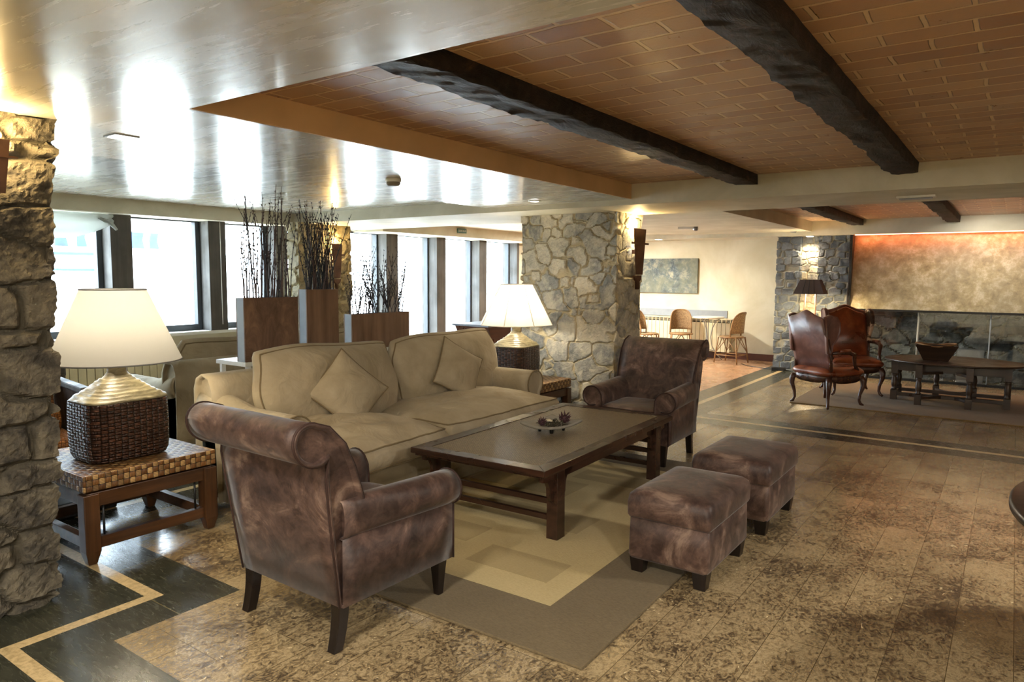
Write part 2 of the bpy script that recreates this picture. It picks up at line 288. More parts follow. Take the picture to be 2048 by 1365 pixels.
# ------------------------------------------------------------------ mesh helpers
class B:
    def __init__(s): s.v = []; s.f = []; s.mi = []; s.sm = []; s.cur = 0
    def add(s, vs, fs, smooth=False):
        o = len(s.v); s.v += [tuple(x) for x in vs]
        for f in fs: s.f.append([o+i for i in f]); s.mi.append(s.cur); s.sm.append(smooth)
        return s
    def mat(s, i): s.cur = i; return s
    def box(s, x0, x1, y0, y1, z0, z1):
        x0, x1 = sorted((x0, x1)); y0, y1 = sorted((y0, y1)); z0, z1 = sorted((z0, z1))
        v = [(x0, y0, z0), (x1, y0, z0), (x1, y1, z0), (x0, y1, z0), (x0, y0, z1), (x1, y0, z1), (x1, y1, z1), (x0, y1, z1)]
        return s.add(v, [(0, 3, 2, 1), (4, 5, 6, 7), (0, 1, 5, 4), (1, 2, 6, 5), (2, 3, 7, 6), (3, 0, 4, 7)])
    def hexa(s, bot, top):
        return s.add(list(bot)+list(top), [(0, 3, 2, 1), (4, 5, 6, 7), (0, 1, 5, 4), (1, 2, 6, 5), (2, 3, 7, 6), (3, 0, 4, 7)])
    def rings(s, rings, smooth=True, cap=True, closed=False):
        n = len(rings[0]); vs = [p for r in rings for p in r]; fs = []
        R_ = len(rings)
        for i in range(R_ if closed else R_-1):
            a, b = i*n, ((i+1) % R_)*n
            for j in range(n): fs.append((a+j, a+(j+1) % n, b+(j+1) % n, b+j))
        s.add(vs, fs, smooth)
        if cap and not closed:
            o = len(s.v)-len(vs); s.f.append([o+j for j in range(n)][::-1]); s.f.append([o+(R_-1)*n+j for j in range(n)])
            s.mi += [s.cur]*2; s.sm += [False]*2
        return s
    def tube(s, pts, r, n=8, closed=False, sq=False):
        pts = [Vector(p) for p in pts]; L = len(pts); rr = r if isinstance(r, (list, tuple)) else [r]*L
        rings = []; prev = None
        for i, p in enumerate(pts):
            t = (pts[(i+1) % L]-pts[i-1]) if closed else (pts[min(i+1, L-1)]-pts[max(i-1, 0)])
            t.normalize()
            a = prev-t*prev.dot(t) if prev is not None else (Vector((0, 0, 1)) if abs(t.z) < .9 else Vector((1, 0, 0)))
            if prev is None: a = a-t*a.dot(t)
            a.normalize(); b = t.cross(a); prev = a; q = rr[i]; ring = []
            for j in range(n):
                an = 2*PI*j/n+(PI/n if sq else 0); ring.append(p+(a*math.cos(an)+b*math.sin(an))*q*(1.414 if sq else 1))
            rings.append(ring)
        return s.rings(rings, not sq, True, closed)
    def lathe(s, prof, c=(0, 0, 0), n=20, sm=True, sx=1, sy=1):
        return s.rings([[(c[0]+r*sx*math.cos(2*PI*j/n), c[1]+r*sy*math.sin(2*PI*j/n), c[2]+z) for j in range(n)] for r, z in prof], sm)
    def extr(s, poly, axis, a0, a1, r=.0, steps=3, warp=None):
        """closed 2-D outline swept along an axis, with rounded ends"""
        P = [Vector(p) for p in poly]; n = len(P); area = sum(P[i-1].x*P[i].y-P[i].x*P[i-1].y for i in range(n))
        if area < 0: P = P[::-1]
        nr = []
        for i in range(n):
            e1 = (P[i]-P[i-1]).normalized(); e2 = (P[(i+1) % n]-P[i]).normalized(); t = (e1+e2).normalized(); nr.append(Vector((t.y, -t.x)))
        sl_ = []
        if r > 0:
            for i in range(steps+1): a = PI/2*i/steps; sl_.append((a0+r*(1-math.sin(a)), r*math.cos(a)))
            m = max(2, int((a1-a0)/.08))
            for i in range(1, m): sl_.append((a0+r+(a1-a0-2*r)*i/m, 0))
            for i in range(steps, -1, -1): a = PI/2*i/steps; sl_.append((a1-r*(1-math.sin(a)), r*math.cos(a)))
        else: sl_ = [(a0, 0), (a1, 0)]
        rings = []
        for c, ins in sl_:
            ring = []
            for p, q in zip(P, nr):
                w = p-q*ins; v = {0: (c, w.x, w.y), 1: (w.x, c, w.y), 2: (w.x, w.y, c)}[axis]
                ring.append(warp(v) if warp else v)
            rings.append(ring)
        s.rings(rings, r > 0); return s
    def done(s, name, mat, parent=None, sub=0, bevel=0, loc=None, rz=0):
        me = bpy.data.meshes.new(name); me.from_pydata(s.v, [], s.f); me.update()
        for m in (mat if isinstance(mat, (list, tuple)) else [mat]): me.materials.append(M[m] if isinstance(m, str) else m)
        me.polygons.foreach_set('material_index', s.mi); me.polygons.foreach_set('use_smooth', s.sm)
        bm = bmesh.new(); bm.from_mesh(me); bmesh.ops.recalc_face_normals(bm, faces=bm.faces)
        if bevel:
            es = [e for e in bm.edges if len(e.link_faces) == 2 and e.calc_face_angle(0) > .6]
            bmesh.ops.bevel(bm, geom=es, offset=bevel, segments=2, affect='EDGES', profile=.6)
        bm.to_mesh(me); bm.free(); boxuv(me)
        o = bpy.data.objects.new(name, me); COL.objects.link(o)
        if parent: o.parent = parent
        if loc: o.location = loc
        if rz: o.rotation_euler.z = rz
        if sub: md = o.modifiers.new('sub', 'SUBSURF'); md.levels = sub; md.render_levels = sub
        return o
def boxuv(me):
    uv = me.uv_layers.new(name='uv'); nv = len(me.loops)
    co = np.empty(len(me.vertices)*3); me.vertices.foreach_get('co', co); co = co.reshape(-1, 3)
    li = np.empty(nv, int); me.loops.foreach_get('vertex_index', li)
    out = np.empty((nv, 2))
    for p in me.polygons:
        a = max(range(3), key=lambda i: abs(p.normal[i])); u, v = {0: (1, 2), 1: (0, 2), 2: (0, 1)}[a]
        for l in p.loop_indices: c = co[li[l]]; out[l] = (c[u]+10, c[v]+10)
    uv.data.foreach_set('uv', out.ravel())
def tag(o, label=None, cat=None, group=None, kind=None):
    if label: o['label'] = label
    if cat: o['category'] = cat
    if group: o['group'] = group
    if kind: o['kind'] = kind
    return o
def empty(name, label, cat, loc=(0, 0, 0), rz=0, group=None):
    o = bpy.data.objects.new(name, None); COL.objects.link(o); o.location = loc; o.rotation_euler.z = rz; o.empty_display_size = .1
    return tag(o, label, cat, group)
def struct(name, b, mat, **k): return tag(b.done(name, mat, **k), kind='structure')
KIDS = {}
def copy_tree(o, parent=None):
    c = o.copy(); COL.objects.link(c); c.parent = parent
    for ch in [x for x in COL.objects if x.parent == o]: copy_tree(ch, c)
    return c
def arc(cx, cy, r, a0, a1, n): return [(cx+r*math.cos(a0+(a1-a0)*i/n), cy+r*math.sin(a0+(a1-a0)*i/n)) for i in range(n+1)]
rng = np.random.RandomState(7)
PH = rng.rand(24, 4)*2-1
def vnoise(P, sc, seed=0):
    """smooth pseudo-noise from a sum of warped sines, about -1..1"""
    out = np.zeros(len(P)); amp = .5
    for o in range(4):
        q = PH[(seed*3+o*5) % 20:(seed*3+o*5) % 20+3]
        a = P@(q[:, :3].T)*sc*2.1+q[:, 3]*9+seed
        out += amp*np.sin(a[:, 0]+1.7*np.sin(a[:, 1]))*np.cos(a[:, 2]+1.3*np.sin(a[:, 0]*.7)); amp *= .55; sc *= 1.95
    return out

# pillows and cushions ------------------------------------------------
def cushion(name, w, d, t, edge, mat, parent=None, p=4, q=.5, pinch=.03, n=26, wr=.006, seed=0, pipe=True, pipemat='khakidark', corner=.12, pr=.006, label=None, bend=None):
    """a stuffed cushion lying in XY: width w (x), depth d (y), crown t, side band edge"""
    us = np.linspace(-1, 1, n+1); U, V = np.meshgrid(us, us, indexing='ij')
    def outline(U, V):
        # rounded square mapping with pinched sides
        k = 1-corner*(U**2)*(V**2)
        return w/2*U*k*(1-pinch*(1-V**2)), d/2*V*k*(1-pinch*(1-U**2))
    X, Y = outline(U, V); fpro = ((1-np.abs(U)**p)*(1-np.abs(V)**p)).clip(0)**q
    if edge > .02: X = X+.010*w*np.sin(5*V+seed)*np.sign(U)*np.abs(U)**3; Y = Y+.014*d*np.sin(4.3*U+seed*1.7)*np.sign(V)*np.abs(V)**3
    P = np.stack([X.ravel(), Y.ravel(), np.zeros(X.size)], 1)
    nz = vnoise(P, 5, seed)+.5*vnoise(P, 11, seed+2)
    radial = np.maximum(np.abs(U), np.abs(V)).ravel()
    top = edge/2+t/2*fpro.ravel()+wr*nz*(1.2-radial*.8); bot = -edge/2-t/2*fpro.ravel()
    b = B(); N = n+1
    idx = lambda i, j: i*N+j
    vt = np.stack([P[:, 0], P[:, 1], top], 1); vb = np.stack([P[:, 0], P[:, 1], bot], 1)
    def bd(a):
        if bend: a = np.array([bend(*x) for x in a])
        return a
    ring = [(i, 0) for i in range(n)]+[(n, j) for j in range(n)]+[(i, n) for i in range(n, 0, -1)]+[(0, j) for j in range(n, 0, -1)]
    fs = []
    for i in range(n):
        for j in range(n):
            fs.append((idx(i, j), idx(i+1, j), idx(i+1, j+1), idx(i, j+1))); o = N*N
            fs.append((o+idx(i, j), o+idx(i, j+1), o+idx(i+1, j+1), o+idx(i+1, j)))
    nr = len(ring); rid = np.array([idx(*q) for q in ring]); rp = P[rid][:, :2]
    tg = np.roll(rp, -1, 0)-np.roll(rp, 1, 0); nn_ = np.stack([tg[:, 1], -tg[:, 0]], 1); nn_ /= np.linalg.norm(nn_, axis=1)[:, None]+1e-9
    mids = []; K = 4 if edge > .02 else 1; o = N*N; prev = [int(q) for q in rid]
    for m_ in range(1, K):
        f_ = m_/K; bl = .030*math.sin(PI*f_)*min(1, edge/.07); zz = vt[rid, 2]*(1-f_)+vb[rid, 2]*f_
        mids.append(np.stack([rp[:, 0]+nn_[:, 0]*bl, rp[:, 1]+nn_[:, 1]*bl, zz], 1)); cur = [2*o+(m_-1)*nr+k for k in range(nr)]
        for k in range(nr): fs.append((prev[k], cur[k], cur[(k+1) % nr], prev[(k+1) % nr]))
        prev = cur
    for k in range(nr): fs.append((prev[k], o+int(rid[k]), o+int(rid[(k+1) % nr]), prev[(k+1) % nr]))
    allv = bd(np.concatenate([vt, vb]+mids)); b.add(allv.tolist(), fs, True)
    o = b.done(name, mat, parent)
    if pipe:
        for sgn, src in ((1, allv[:N*N]), (-1, allv[N*N:2*N*N])):
            if edge < .02 and sgn < 0: continue
            pb = B(); pts = [tuple(src[idx(*r)]) for r in ring]
            if edge < .02: pts = [tuple((allv[idx(*r)]+allv[N*N+idx(*r)])/2) for r in ring]
            pb.tube(pts, pr, 6, closed=True); po = pb.done('piping', pipemat, o if parent is None or parent.parent is None else o)
    return o

# stone masonry -------------------------------------------------------
def masonry(P, cell, pn, jit, warp, seed, wv=.3):
    c = np.array(cell); P = P+np.stack([vnoise(P, 4, seed), vnoise(P, 4, seed+1), vnoise(P, 4, seed+2)], 1)*warp
    row = np.floor(P[:, 2]/c[2]).astype(int)
    def h(a, b_, d_, k): 
        x = np.sin(a*127.1+b_*311.7+d_*74.7+k*53.3+seed*13.7)*43758.5453; return x-np.floor(x)
    best = np.full((len(P), 2), 1e9); bid = np.zeros(len(P))
    G = np.floor(P/c).astype(int)
    for dz in (-1, 0, 1):
        for dy in (-1, 0, 1):
            for dx in (-1, 0, 1):
                gz = G[:, 2]+dz; off = (gz % 2)*.5
                gx = np.floor(P[:, 0]/c[0]-off).astype(int)+dx; gy = np.floor(P[:, 1]/c[1]-off*.7).astype(int)+dy
                sx = (gx+.5+off+(h(gx, gy, gz, 1)-.5)*jit)*c[0]; sy = (gy+.5+off*.7+(h(gx, gy, gz, 2)-.5)*jit)*c[1]; sz = (gz+.5+(h(gx, gy, gz, 3)-.5)*jit)*c[2]
                d = np.stack([(P[:, 0]-sx)/c[0], (P[:, 1]-sy)/c[1], (P[:, 2]-sz)/c[2]], 1)
                D = (np.abs(d)**pn).sum(1)**(1/pn)*(1-wv/2+wv*h(gx, gy, gz, 5)); i = h(gx, gy, gz, 4)
                c1 = D < best[:, 0]; best[:, 1] = np.where(c1, best[:, 0], np.minimum(best[:, 1], D)); best[:, 0] = np.where(c1, D, best[:, 0]); bid = np.where(c1, i, bid)
    e = best[:, 1]-best[:, 0]; return e, bid
def stoneblock(name, x0, x1, y0, y1, z0, z1, faces, mat, cell=(.28, .28, .2), pn=3, jit=.8, warp=.03, amp=.025, mw=.09, res=.016, seed=1, rough=.008, wv=.3):
    V = []; Fs = []; o = 0
    C = np.array([(x0+x1)/2, (y0+y1)/2, (z0+z1)/2]); lo = np.array([x0, y0, z0]); hi = np.array([x1, y1, z1])
    for fc in ('x-', 'x+', 'y-', 'y+'):
        ax = 0 if fc[0] == 'x' else 1; oth = 1-ax; rs = res if fc in faces else .12
        nu = max(2, int((hi[oth]-lo[oth])/rs)); nz = max(2, int((z1-z0)/rs))
        u = np.linspace(lo[oth], hi[oth], nu+1); z = np.linspace(z0, z1, nz+1); U, Z_ = np.meshgrid(u, z, indexing='ij')
        P = np.zeros((U.size, 3)); P[:, oth] = U.ravel(); P[:, 2] = Z_.ravel(); P[:, ax] = (hi if fc[1] == '+' else lo)[ax]
        V.append(P); N = nz+1
        for i in range(nu):
            for j in range(nz): a = o+i*N+j; Fs.append((a, a+N, a+N+1, a+1))
        o += len(P)
    P = np.concatenate(V); e, sid = masonry(P, cell, pn, jit, warp, seed, wv)
    m = np.clip(e/mw, 0, 1); m = m*m*(3-2*m); n = vnoise(P, 16, seed)*.6+vnoise(P, 45, seed+4)*.4
    disp = amp*m*(.7+.6*sid)+rough*n*m-amp*.8
    nv = np.zeros_like(P)
    for k in (0, 1): nv[:, k] += (np.abs(P[:, k]-hi[k]) < 1e-6)*1.-(np.abs(P[:, k]-lo[k]) < 1e-6)*1.
    P2 = P+nv*disp[:, None]
    me = bpy.data.meshes.new(name); me.from_pydata(P2.tolist(), [], Fs); me.update(); me.materials.append(M[mat])
    for nm, arr in (('sid', sid), ('mort', 1-np.clip(e/(mw*.75), 0, 1)**1.5)):
        at = me.attributes.new(nm, 'FLOAT', 'POINT'); at.data.foreach_set('value', arr.astype(np.float32))
    bm = bmesh.new(); bm.from_mesh(me); bmesh.ops.remove_doubles(bm, verts=bm.verts, dist=.0005); bmesh.ops.recalc_face_normals(bm, faces=bm.faces); bm.to_mesh(me); bm.free()
    ob = bpy.data.objects.new(name, me); COL.objects.link(ob); return ob

# ================================================================== SETTING
ZC, ZR, ZB = 2.17, 2.245, 2.13
b = B(); xs = [-8.2, -4.9, -4.66, -4.60, -4.36, -3.46, -3.28, -3.22, -3.16, -3.01, -2.94, -2.92, -2.69, 5.2]; ys = [-4.2, .77, 1.01, 1.07, 1.32, 1.36, 1.60, 1.66, 1.90, 6.95, 7.20, 7.27, 7.485, 11.9, 13.2]
def fm(x, y):
    if 6.95 < y < 7.485 and x > -3.28: return 2 if 7.2 < y < 7.27 else 1
    if y > 7.485 and -3.28 < x < -2.69: return 2 if -3.01 < x < -2.94 else 1
    if y > 7.2 and x < -3.28: return 3
    if -4.9 < x < -4.36 and y > 1.9: return 2 if -4.66 < x < -4.6 else 1
    if .77 < y < 1.9:
        if x < -3.16: return 2 if (1.6 < y < 1.66) or (x > -3.22 and 1.01 < y < 1.66) else (1 if x < -2.92 else 0)
        if x < -2.92: return 2 if 1.01 < y < 1.07 else 1
        if y < 1.32: return 2 if 1.01 < y < 1.07 else 1
    return 0
for i in range(len(xs)-1):
    for j in range(len(ys)-1):
        b.mat(fm((xs[i]+xs[i+1])/2, (ys[j]+ys[j+1])/2)); b.add([(xs[i], ys[j], 0), (xs[i+1], ys[j], 0), (xs[i+1], ys[j+1], 0), (xs[i], ys[j+1], 0)], [(0, 1, 2, 3)])
b.mat(0).box(-8.2, 5.2, -4.2, 13.2, -.1, -.01)
struct('floor', b, ['stonefloor', 'slate', 'strip', 'parquet'])
# ceilings
b = B(); b.box(-7.9, 5.2, -4.2, 1.66, ZC, 2.5); b.box(-4.4, -2.81, 1.66, 5.8, ZC, 2.5); b.box(3.0, 5.2, 1.66, 5.8, ZC, 2.5)
struct('ceiling', b, 'ceil')
b = B(); b.box(-7.9, -4.4, 1.66, 5.8, ZR, 2.5); struct('ceiling_raised', b, 'ceil')
b = B(); b.box(-2.8, 3.0, 1.66, 5.8, 2.3, 2.5); struct('ceiling_brick', b, 'brick')
b = B(); b.box(-2.815, -2.8, 1.66, 5.8, ZC, 2.31); struct('trim_1', b, 'terra')
b = B(); b.box(-7.9, -3.6, 5.75, 7.05, ZB-.01, 2.5); b.box(-3.6, 5.2, 5.75, 6.75, ZB-.01, 2.5); struct('trim_2', b, 'plaster')
b = B(); b.box(-7.9, -4.6, 7.05, 12.3, ZR, 2.5); b.box(-4.6, -3.6, 7.05, 11.6, 2.19, 2.5); b.box(-3.6, -2.6, 6.75, 11.6, 2.19, 2.5); struct('ceiling_rear', b, 'plaster')
b = B(); b.box(-2.6, 5.2, 6.75, 11.6, 2.345, 2.5); struct('ceiling_brick_rear', b, 'brick')
b = B(); b.box(-4.6, 5.2, 11.6, 12.3, ZB, 2.5); b.box(-7.9, 5.2, 12.3, 12.9, 2.16, 2.5); struct('trim_3', b, 'plaster')
# window soffits
b = B(); b.box(-7.9, -7.45, -4.2, 5.75, 2.095, ZR+.05); b.box(-7.9, -7.2, 7.05, 12.9, 2.09, ZR+.05); struct('trim_4', b, 'plaster')
# walls
b = B(); b.box(-7.9, 5.2, 12.8, 13.1, 0, 2.5); struct('wall_back', b, 'wall')
b = B(); b.box(-7.9, -3.1, 12.78, 12.8, 0, .12); struct('baseboard_back', b, 'skirt')
b = B(); b.box(5.0, 5.2, -4.2, 12.8, 0, 2.5); struct('wall_right', b, 'wall')
b = B(); b.box(-7.9, 5.0, -4.2, -4.0, 0, 2.5); struct('wall_front', b, 'wall')
b = B(); b.box(-8.0, -7.72, -4.0, 5.78, 0, .80); b.box(-8.0, -7.72, -4.0, .3, .8, 2.12); b.box(-8.0, -7.72, 10.95, 12.8, 0, 2.12); b.box(-8.0, -7.45, 6.3, 6.66, 0, 2.12)
b.box(-8.0, -7.72, -4.0, 12.8, 2.11, 2.5)
struct('wall_left', b, 'plaster')
b = B(); b.box(-8.02, -7.62, .3, 5.78, .795, .83); struct('trim_5', b, 'white')
# windows of the left wall
def window(n, y0, y1, z0, z1, fr=.055):
    w = bpy.data.objects.new('window_%d' % n, None); COL.objects.link(w); w['kind'] = 'structure'; w.location = (-7.85, (y0+y1)/2, z0)
    h = (y1-y0)/2; H = z1-z0; b = B(); b.box(-.03, .05, -h, -h+fr, 0, H); b.box(-.03, .05, h-fr, h, 0, H); b.box(-.03, .05, -h+fr, h-fr, 0, fr*1.3); b.box(-.03, .05, -h+fr, h-fr, H-.02, H)
    b.done('window_frame', 'frame', w, bevel=.004)
    B().box(0, .008, -h+fr-.005, h-fr+.005, fr, H-.015).done('pane', 'glass', w); return w
W1 = [(.3, 1.3), (1.5, 2.4), (2.62, 3.6), (3.82, 4.69), (4.91, 5.60)]
W2 = [(6.70, 7.53), (7.77, 8.65), (8.87, 9.76), (9.97, 10.9)]
n = 1
for y0, y1 in W1: window(n, y0, y1, .83, 2.10); n += 1
for y0, y1 in W2: window(n, y0, y1, .06, 2.10, .03); n += 1
def mull(n, y0, y1, z0, x0=-7.95, x1=-7.62):
    b = B(); b.box(x0, x1, y0, y1, z0, 2.115); o = struct('trim_%d' % n, b, 'mullion', bevel=.006)
n = 6
for y0, y1, z in ((1.3, 1.5, .83), (2.4, 2.62, .83), (3.6, 3.82, .83), (4.69, 4.91, .83), (5.60, 5.78, .83), (7.53, 7.77, 0), (8.65, 8.87, 0), (9.76, 9.97, 0), (10.9, 10.97, 0)):
    mull(n, y0, y1, z); n += 1
b = B(); b.box(-7.95, -7.62, 6.66, 10.9, 0, .06); struct('trim_%d' % n, b, 'mullion')

# pillars
def pillar(label, *a, flare=0, **k):
    o = stoneblock('stone_pillar', *a, **k)
    if flare:
        for v in o.data.vertices: v.co.y += (v.co.y-a[2])/(a[3]-a[2])*(flare*v.co.z/2.17-.008)
    return tag(o, label, 'pillar')
pillar('dark rough stone pillar at the left edge of the frame, lit yellow at its top', -4.2, -3.5, .25, 1.352, 0, ZC, ('x+', 'y+'), 'stoneL', cell=(.3, .3, .165), pn=4, jit=.75, warp=.035, amp=.038, mw=.12, res=.010, seed=3, rough=.02, wv=.5, flare=.095)
pillar('broad pillar of pale grey and cream stones behind the far armchair', -4.32, -3.2, 6.27, 6.82, 0, ZB, ('y-', 'x+'), 'stoneB', cell=(.23, .23, .17), pn=4.5, jit=1.0, warp=.045, amp=.021, mw=.065, res=.011, seed=6, wv=.8)
pillar('stone pillar in the window corner behind the bare twigs', -7.42, -7.2, 5.62, 6.46, 0, ZB, ('y-', 'x+'), 'stoneC', cell=(.25, .25, .17), pn=3, jit=.7, warp=.02, amp=.03, mw=.11, res=.02, seed=8)
# fireplace pillar with lit niche: three shafts are one body
fp = empty('stone_pillar', 'blue-grey stone pillar with a bright lit recess beside the fireplace', 'pillar', (0, 0, 0))
for i, (x0, x1, y0) in enumerate(((-3.156, -2.80, 11.8), (-2.80, -2.53, 11.92), (-2.53, -2.07, 11.8))):
    o = stoneblock('shaft' if i != 1 else 'recess', x0, x1, y0, 12.3, 0, ZB, ('y-', 'x+', 'x-'), 'stoneF' if i != 1 else 'stoneB', cell=(.17, .17, .12), pn=5, jit=.55, warp=.012, amp=.018, mw=.12, res=.014, seed=11+i); o.parent = fp
# wooden beams
def beam(label, x0, x1, y0, y1, z0, z1, group=None):
    n = int((y1-y0)/.03); b = B(); rings = []
    for i in range(n+1):
        y = y0+(y1-y0)*i/n; P = []
        for (u, w) in ((0, 1), (0, .5), (0, 0), (.25, 0), (.5, 0), (.75, 0), (1, 0), (1, .5), (1, 1)):
            p = np.array([[x0+(x1-x0)*u, y, z0+(z1-z0)*w]]); f = 1 if w < 1 else 0
            P.append((p[0, 0]+f*(.014*vnoise(p, 3, 1)[0]+.008*vnoise(p, 16, 3)[0]), y, p[0, 2]+(.010*vnoise(p*2, 4, 5)[0]+.008*vnoise(p, 15, 2)[0] if w < .2 else 0)))
        rings.append(P)
    b.rings(rings, True); return tag(b.done('wooden_beam', 'beam'), label, 'beam')
beam('charred timber beam crossing the brick ceiling, the one nearer the windows', -1.88, -1.71, 1.67, 5.74, 2.222, 2.31)
beam('charred timber beam crossing the brick ceiling toward the upper right', -.77, -.60, 1.67, 5.74, 2.222, 2.31)
beam('short dark timber beam in the far brick ceiling above the floor lamp side', -2.04, -1.885, 6.76, 11.59, 2.262, 2.35)
beam('short dark timber beam in the far brick ceiling above the gateleg table', -.83, -.672, 6.76, 11.59, 2.262, 2.35)

# exterior -----------------------------------------------------------
b = B(); b.box(-60, -8.05, -40, 50, -.4, -.12); struct('ground_outside', b, 'snow')
bd = empty('building', 'overexposed pale building with balcony rails outside the left windows', 'building', (-15, 3, -.12))
B().box(-4, 0, -9, 5.2, 0, 3.25).done('facade', 'facade', bd)
for z in (1.64, 1.95): B().box(.0, .25, -9, 3.95, z, z+.05).done('ledge', 'facadeblue', bd)
for k, (y0, y1) in enumerate(((6.05, 6.28), (6.45, 6.62), (6.8, 6.95), (7.4, 7.75), (7.88, 8.06))): B().extr([(y0-3, 2.12), (y1-3, 2.12), (y1-3.04, 2.3), (y1-3.0, 2.45), (y0-2.98, 2.45), (y0-3.0, 2.3)], 0, 0, .05).done('window', 'facadeblue', bd)
gw = stoneblock('garden_wall', -11.2, -10.8, -6, 5.4, -.12, .85, ('x+',), 'stoneB', cell=(.5, .5, .3), res=.05, seed=2, amp=.04); tag(gw, 'sunlit rubble garden wall outside the left windows', 'wall')

# ================================================================== FURNITURE
def scroll_profile(h, rc, cx, thick, z0, sgn=1, n=14):
    """outline of a rolled arm or back: panel with a scroll turned out to -u; returns (u,z) list"""
    cz = h-rc
    pts = [(thick, z0)]
    pts.append((thick, cz-rc*.2))
    # inner top: sweep over the scroll
    pts += [(thick-.004, cz+rc*.35)]
    a = arc(cx, cz, rc, math.radians(38), math.radians(300), n)
    pts += a
    pts += [(0, cz-rc*.95), (0, z0)]
    return [(sgn*u, z) for u, z in pts]
def ring_pipe(parent, poly, axis, at, r=.006, mat='piping', off=0):
    pts = [{0: (at, u, w), 1: (u, at, w), 2: (u, w, at)}[axis] for u, w in poly]
    return B().tube(pts, r, 6, closed=True).done('piping', mat, parent)
def make_armchair(label, loc, rz):
    t = empty('armchair', label, 'armchair', loc, rz)
    # local: faces +Y, x is width; back at y<0
    z0 = .19
    # backrest with roll turned backwards
    cz, rc = .862, .082
    prof = [(.17, .36), (.175, .50), (.17, .62), (.15, .75), (.12, .85), (.06, .928)]+arc(-.025, cz+.008, rc+.003, math.radians(60), math.radians(312), 18)+[(.008, .73), (-.002, .6), (-.008, .45), (.0, z0)]+[(.09, z0), (.17, z0)]
    def bw(v): h_ = max(0, (v[2]-.25)/.6); k = .92+.08*min(1, h_); return (v[0]*k, v[1]-.105*h_**1.15, v[2])
    bk = B().extr(prof, 0, -.362, .362, .02, warp=bw).done('backrest', 'suede', t)
    for x in (-.355, .355):
        pts = [bw((x, u*1.01, w)) for u, w in prof]; B().tube(pts, .006, 6, closed=True).done('piping', 'piping', bk)
    # arms: rolled outwards, the roll dying into the back
    for s in (-1, 1):
        pr = [(-.06, z0), (-.06, .48), (-.055, .54)]+arc(.030, .530, .080, math.radians(155), math.radians(-115), 16)+[(.060, .455), (.060, z0)]
        pr = [((u+.285)*s, w) for u, w in pr]
        def wp(v, s=s):
            k = min(1, max(0, (v[1]-.05)/.45)); k = .30+.70*k*k*(3-2*k); o = abs(v[0])-.343
            x = v[0] if o < 0 else s*(.343+o*k)
            return (x, v[1], v[2]+(.012-.02*max(0, v[1]-.1)/.6 if v[2] > .4 else 0))
        a = B().extr(pr, 1, .004, .66, .012, warp=wp).done('arm', 'suede', t)
        B().tube([wp((u, .655, w)) for u, w in pr], .006, 6, closed=True).done('piping', 'piping', a)
    # base and seat
    B().box(-.26, .26, .08, .63, z0, .34).done('seat_base', 'suede', t, bevel=.015)
    c = cushion('seat_cushion', .50, .52, .05, .10, 'suede', t, p=5, pinch=.0, wr=.004, seed=5, pipemat='piping', pr=.005, corner=.04); c.location = (0, .40, .39)
    for x in (-.292, .292):
        # rear legs sweep back
        lx = x; b = B(); rings = []
        for i in range(7):
            k = i/6; z = z0*(1-k)+.0; w = .026-.004*k; yy = .03-.03*k*k; rings.append([(lx-w, yy-w, z), (lx+w, yy-w, z), (lx+w, yy+w, z), (lx-w, yy+w, z)])
        b.rings(rings, False).done('leg', 'blackwood', t, bevel=.003)
        b = B(); b.rings([[(lx-w, .61-w, z), (lx+w, .61-w, z), (lx+w, .61+w, z), (lx-w, .61+w, z)] for w, z in ((.03, z0+.01), (.022, .1), (.015, 0))], False).done('leg', 'blackwood', t, bevel=.003)
    return t
make_armchair('brown suede armchair seen from behind, nearest the camera', (-2.42, 1.80, 0), math.radians(-1))
make_armchair('brown suede armchair beyond the coffee table, facing the camera', (-2.475, 5.70, 0), math.radians(182))

# side tables --------------------------------------------------------
def make_sidetable(label, loc, D=.72, X=.74):
    # local origin: front (towards +x) near corner; body extends to -x and +y
    t = empty('side_table', label, 'side table', loc)
    top = B().box(-X, 0, 0, D, .385, .47).done('woven_top', 'tabletop', t, bevel=.006)
    for q in ((-.05, -.01, .02, D-.02), (-X+.01, -X+.05, .02, D-.02), (-X+.05, -.05, .02, .06), (-X+.05, -.05, D-.06, D-.02)): B().box(*q, .30, .375).done('apron', 'oldwood', t, bevel=.004)
    B().box(-X+.05, -.05, .05, D-.05, .37, .386).done('shelf_rim', 'dark', t)
    for x in (-X+.035, -.035):
        for y in (.035, D-.035):
            w = .038; b = B(); b.rings([[(x-q, y-q, z), (x+q, y-q, z), (x+q, y+q, z), (x-q, y+q, z)] for q, z in ((w, .37), (w, .07), (w*.55, 0))], False); b.done('leg', 'oldwoodz', t, bevel=.004)
    for q in ((-.06, -.02, .07, D-.07), (-X+.02, -X+.06, .07, D-.07), (-X+.07, -.07, .02, .06), (-X+.07, -.07, D-.06, D-.02)): B().box(*q, .075, .135).done('stretcher', 'oldwood', t, bevel=.004)
    for y in (.11, D-.11): B().tube([(-.045, y, .13), (-.045, y, .31)], .006, 6).done('iron_rod', 'black', t)
    return t
make_sidetable('dark wood side table with checker woven top at the left, under the nearer lamp', (-3.77, 1.594, 0), D=.725)
make_sidetable('dark wood side table with checker woven top against the pale stone pillar', (-3.59, 5.40, 0), D=.70)

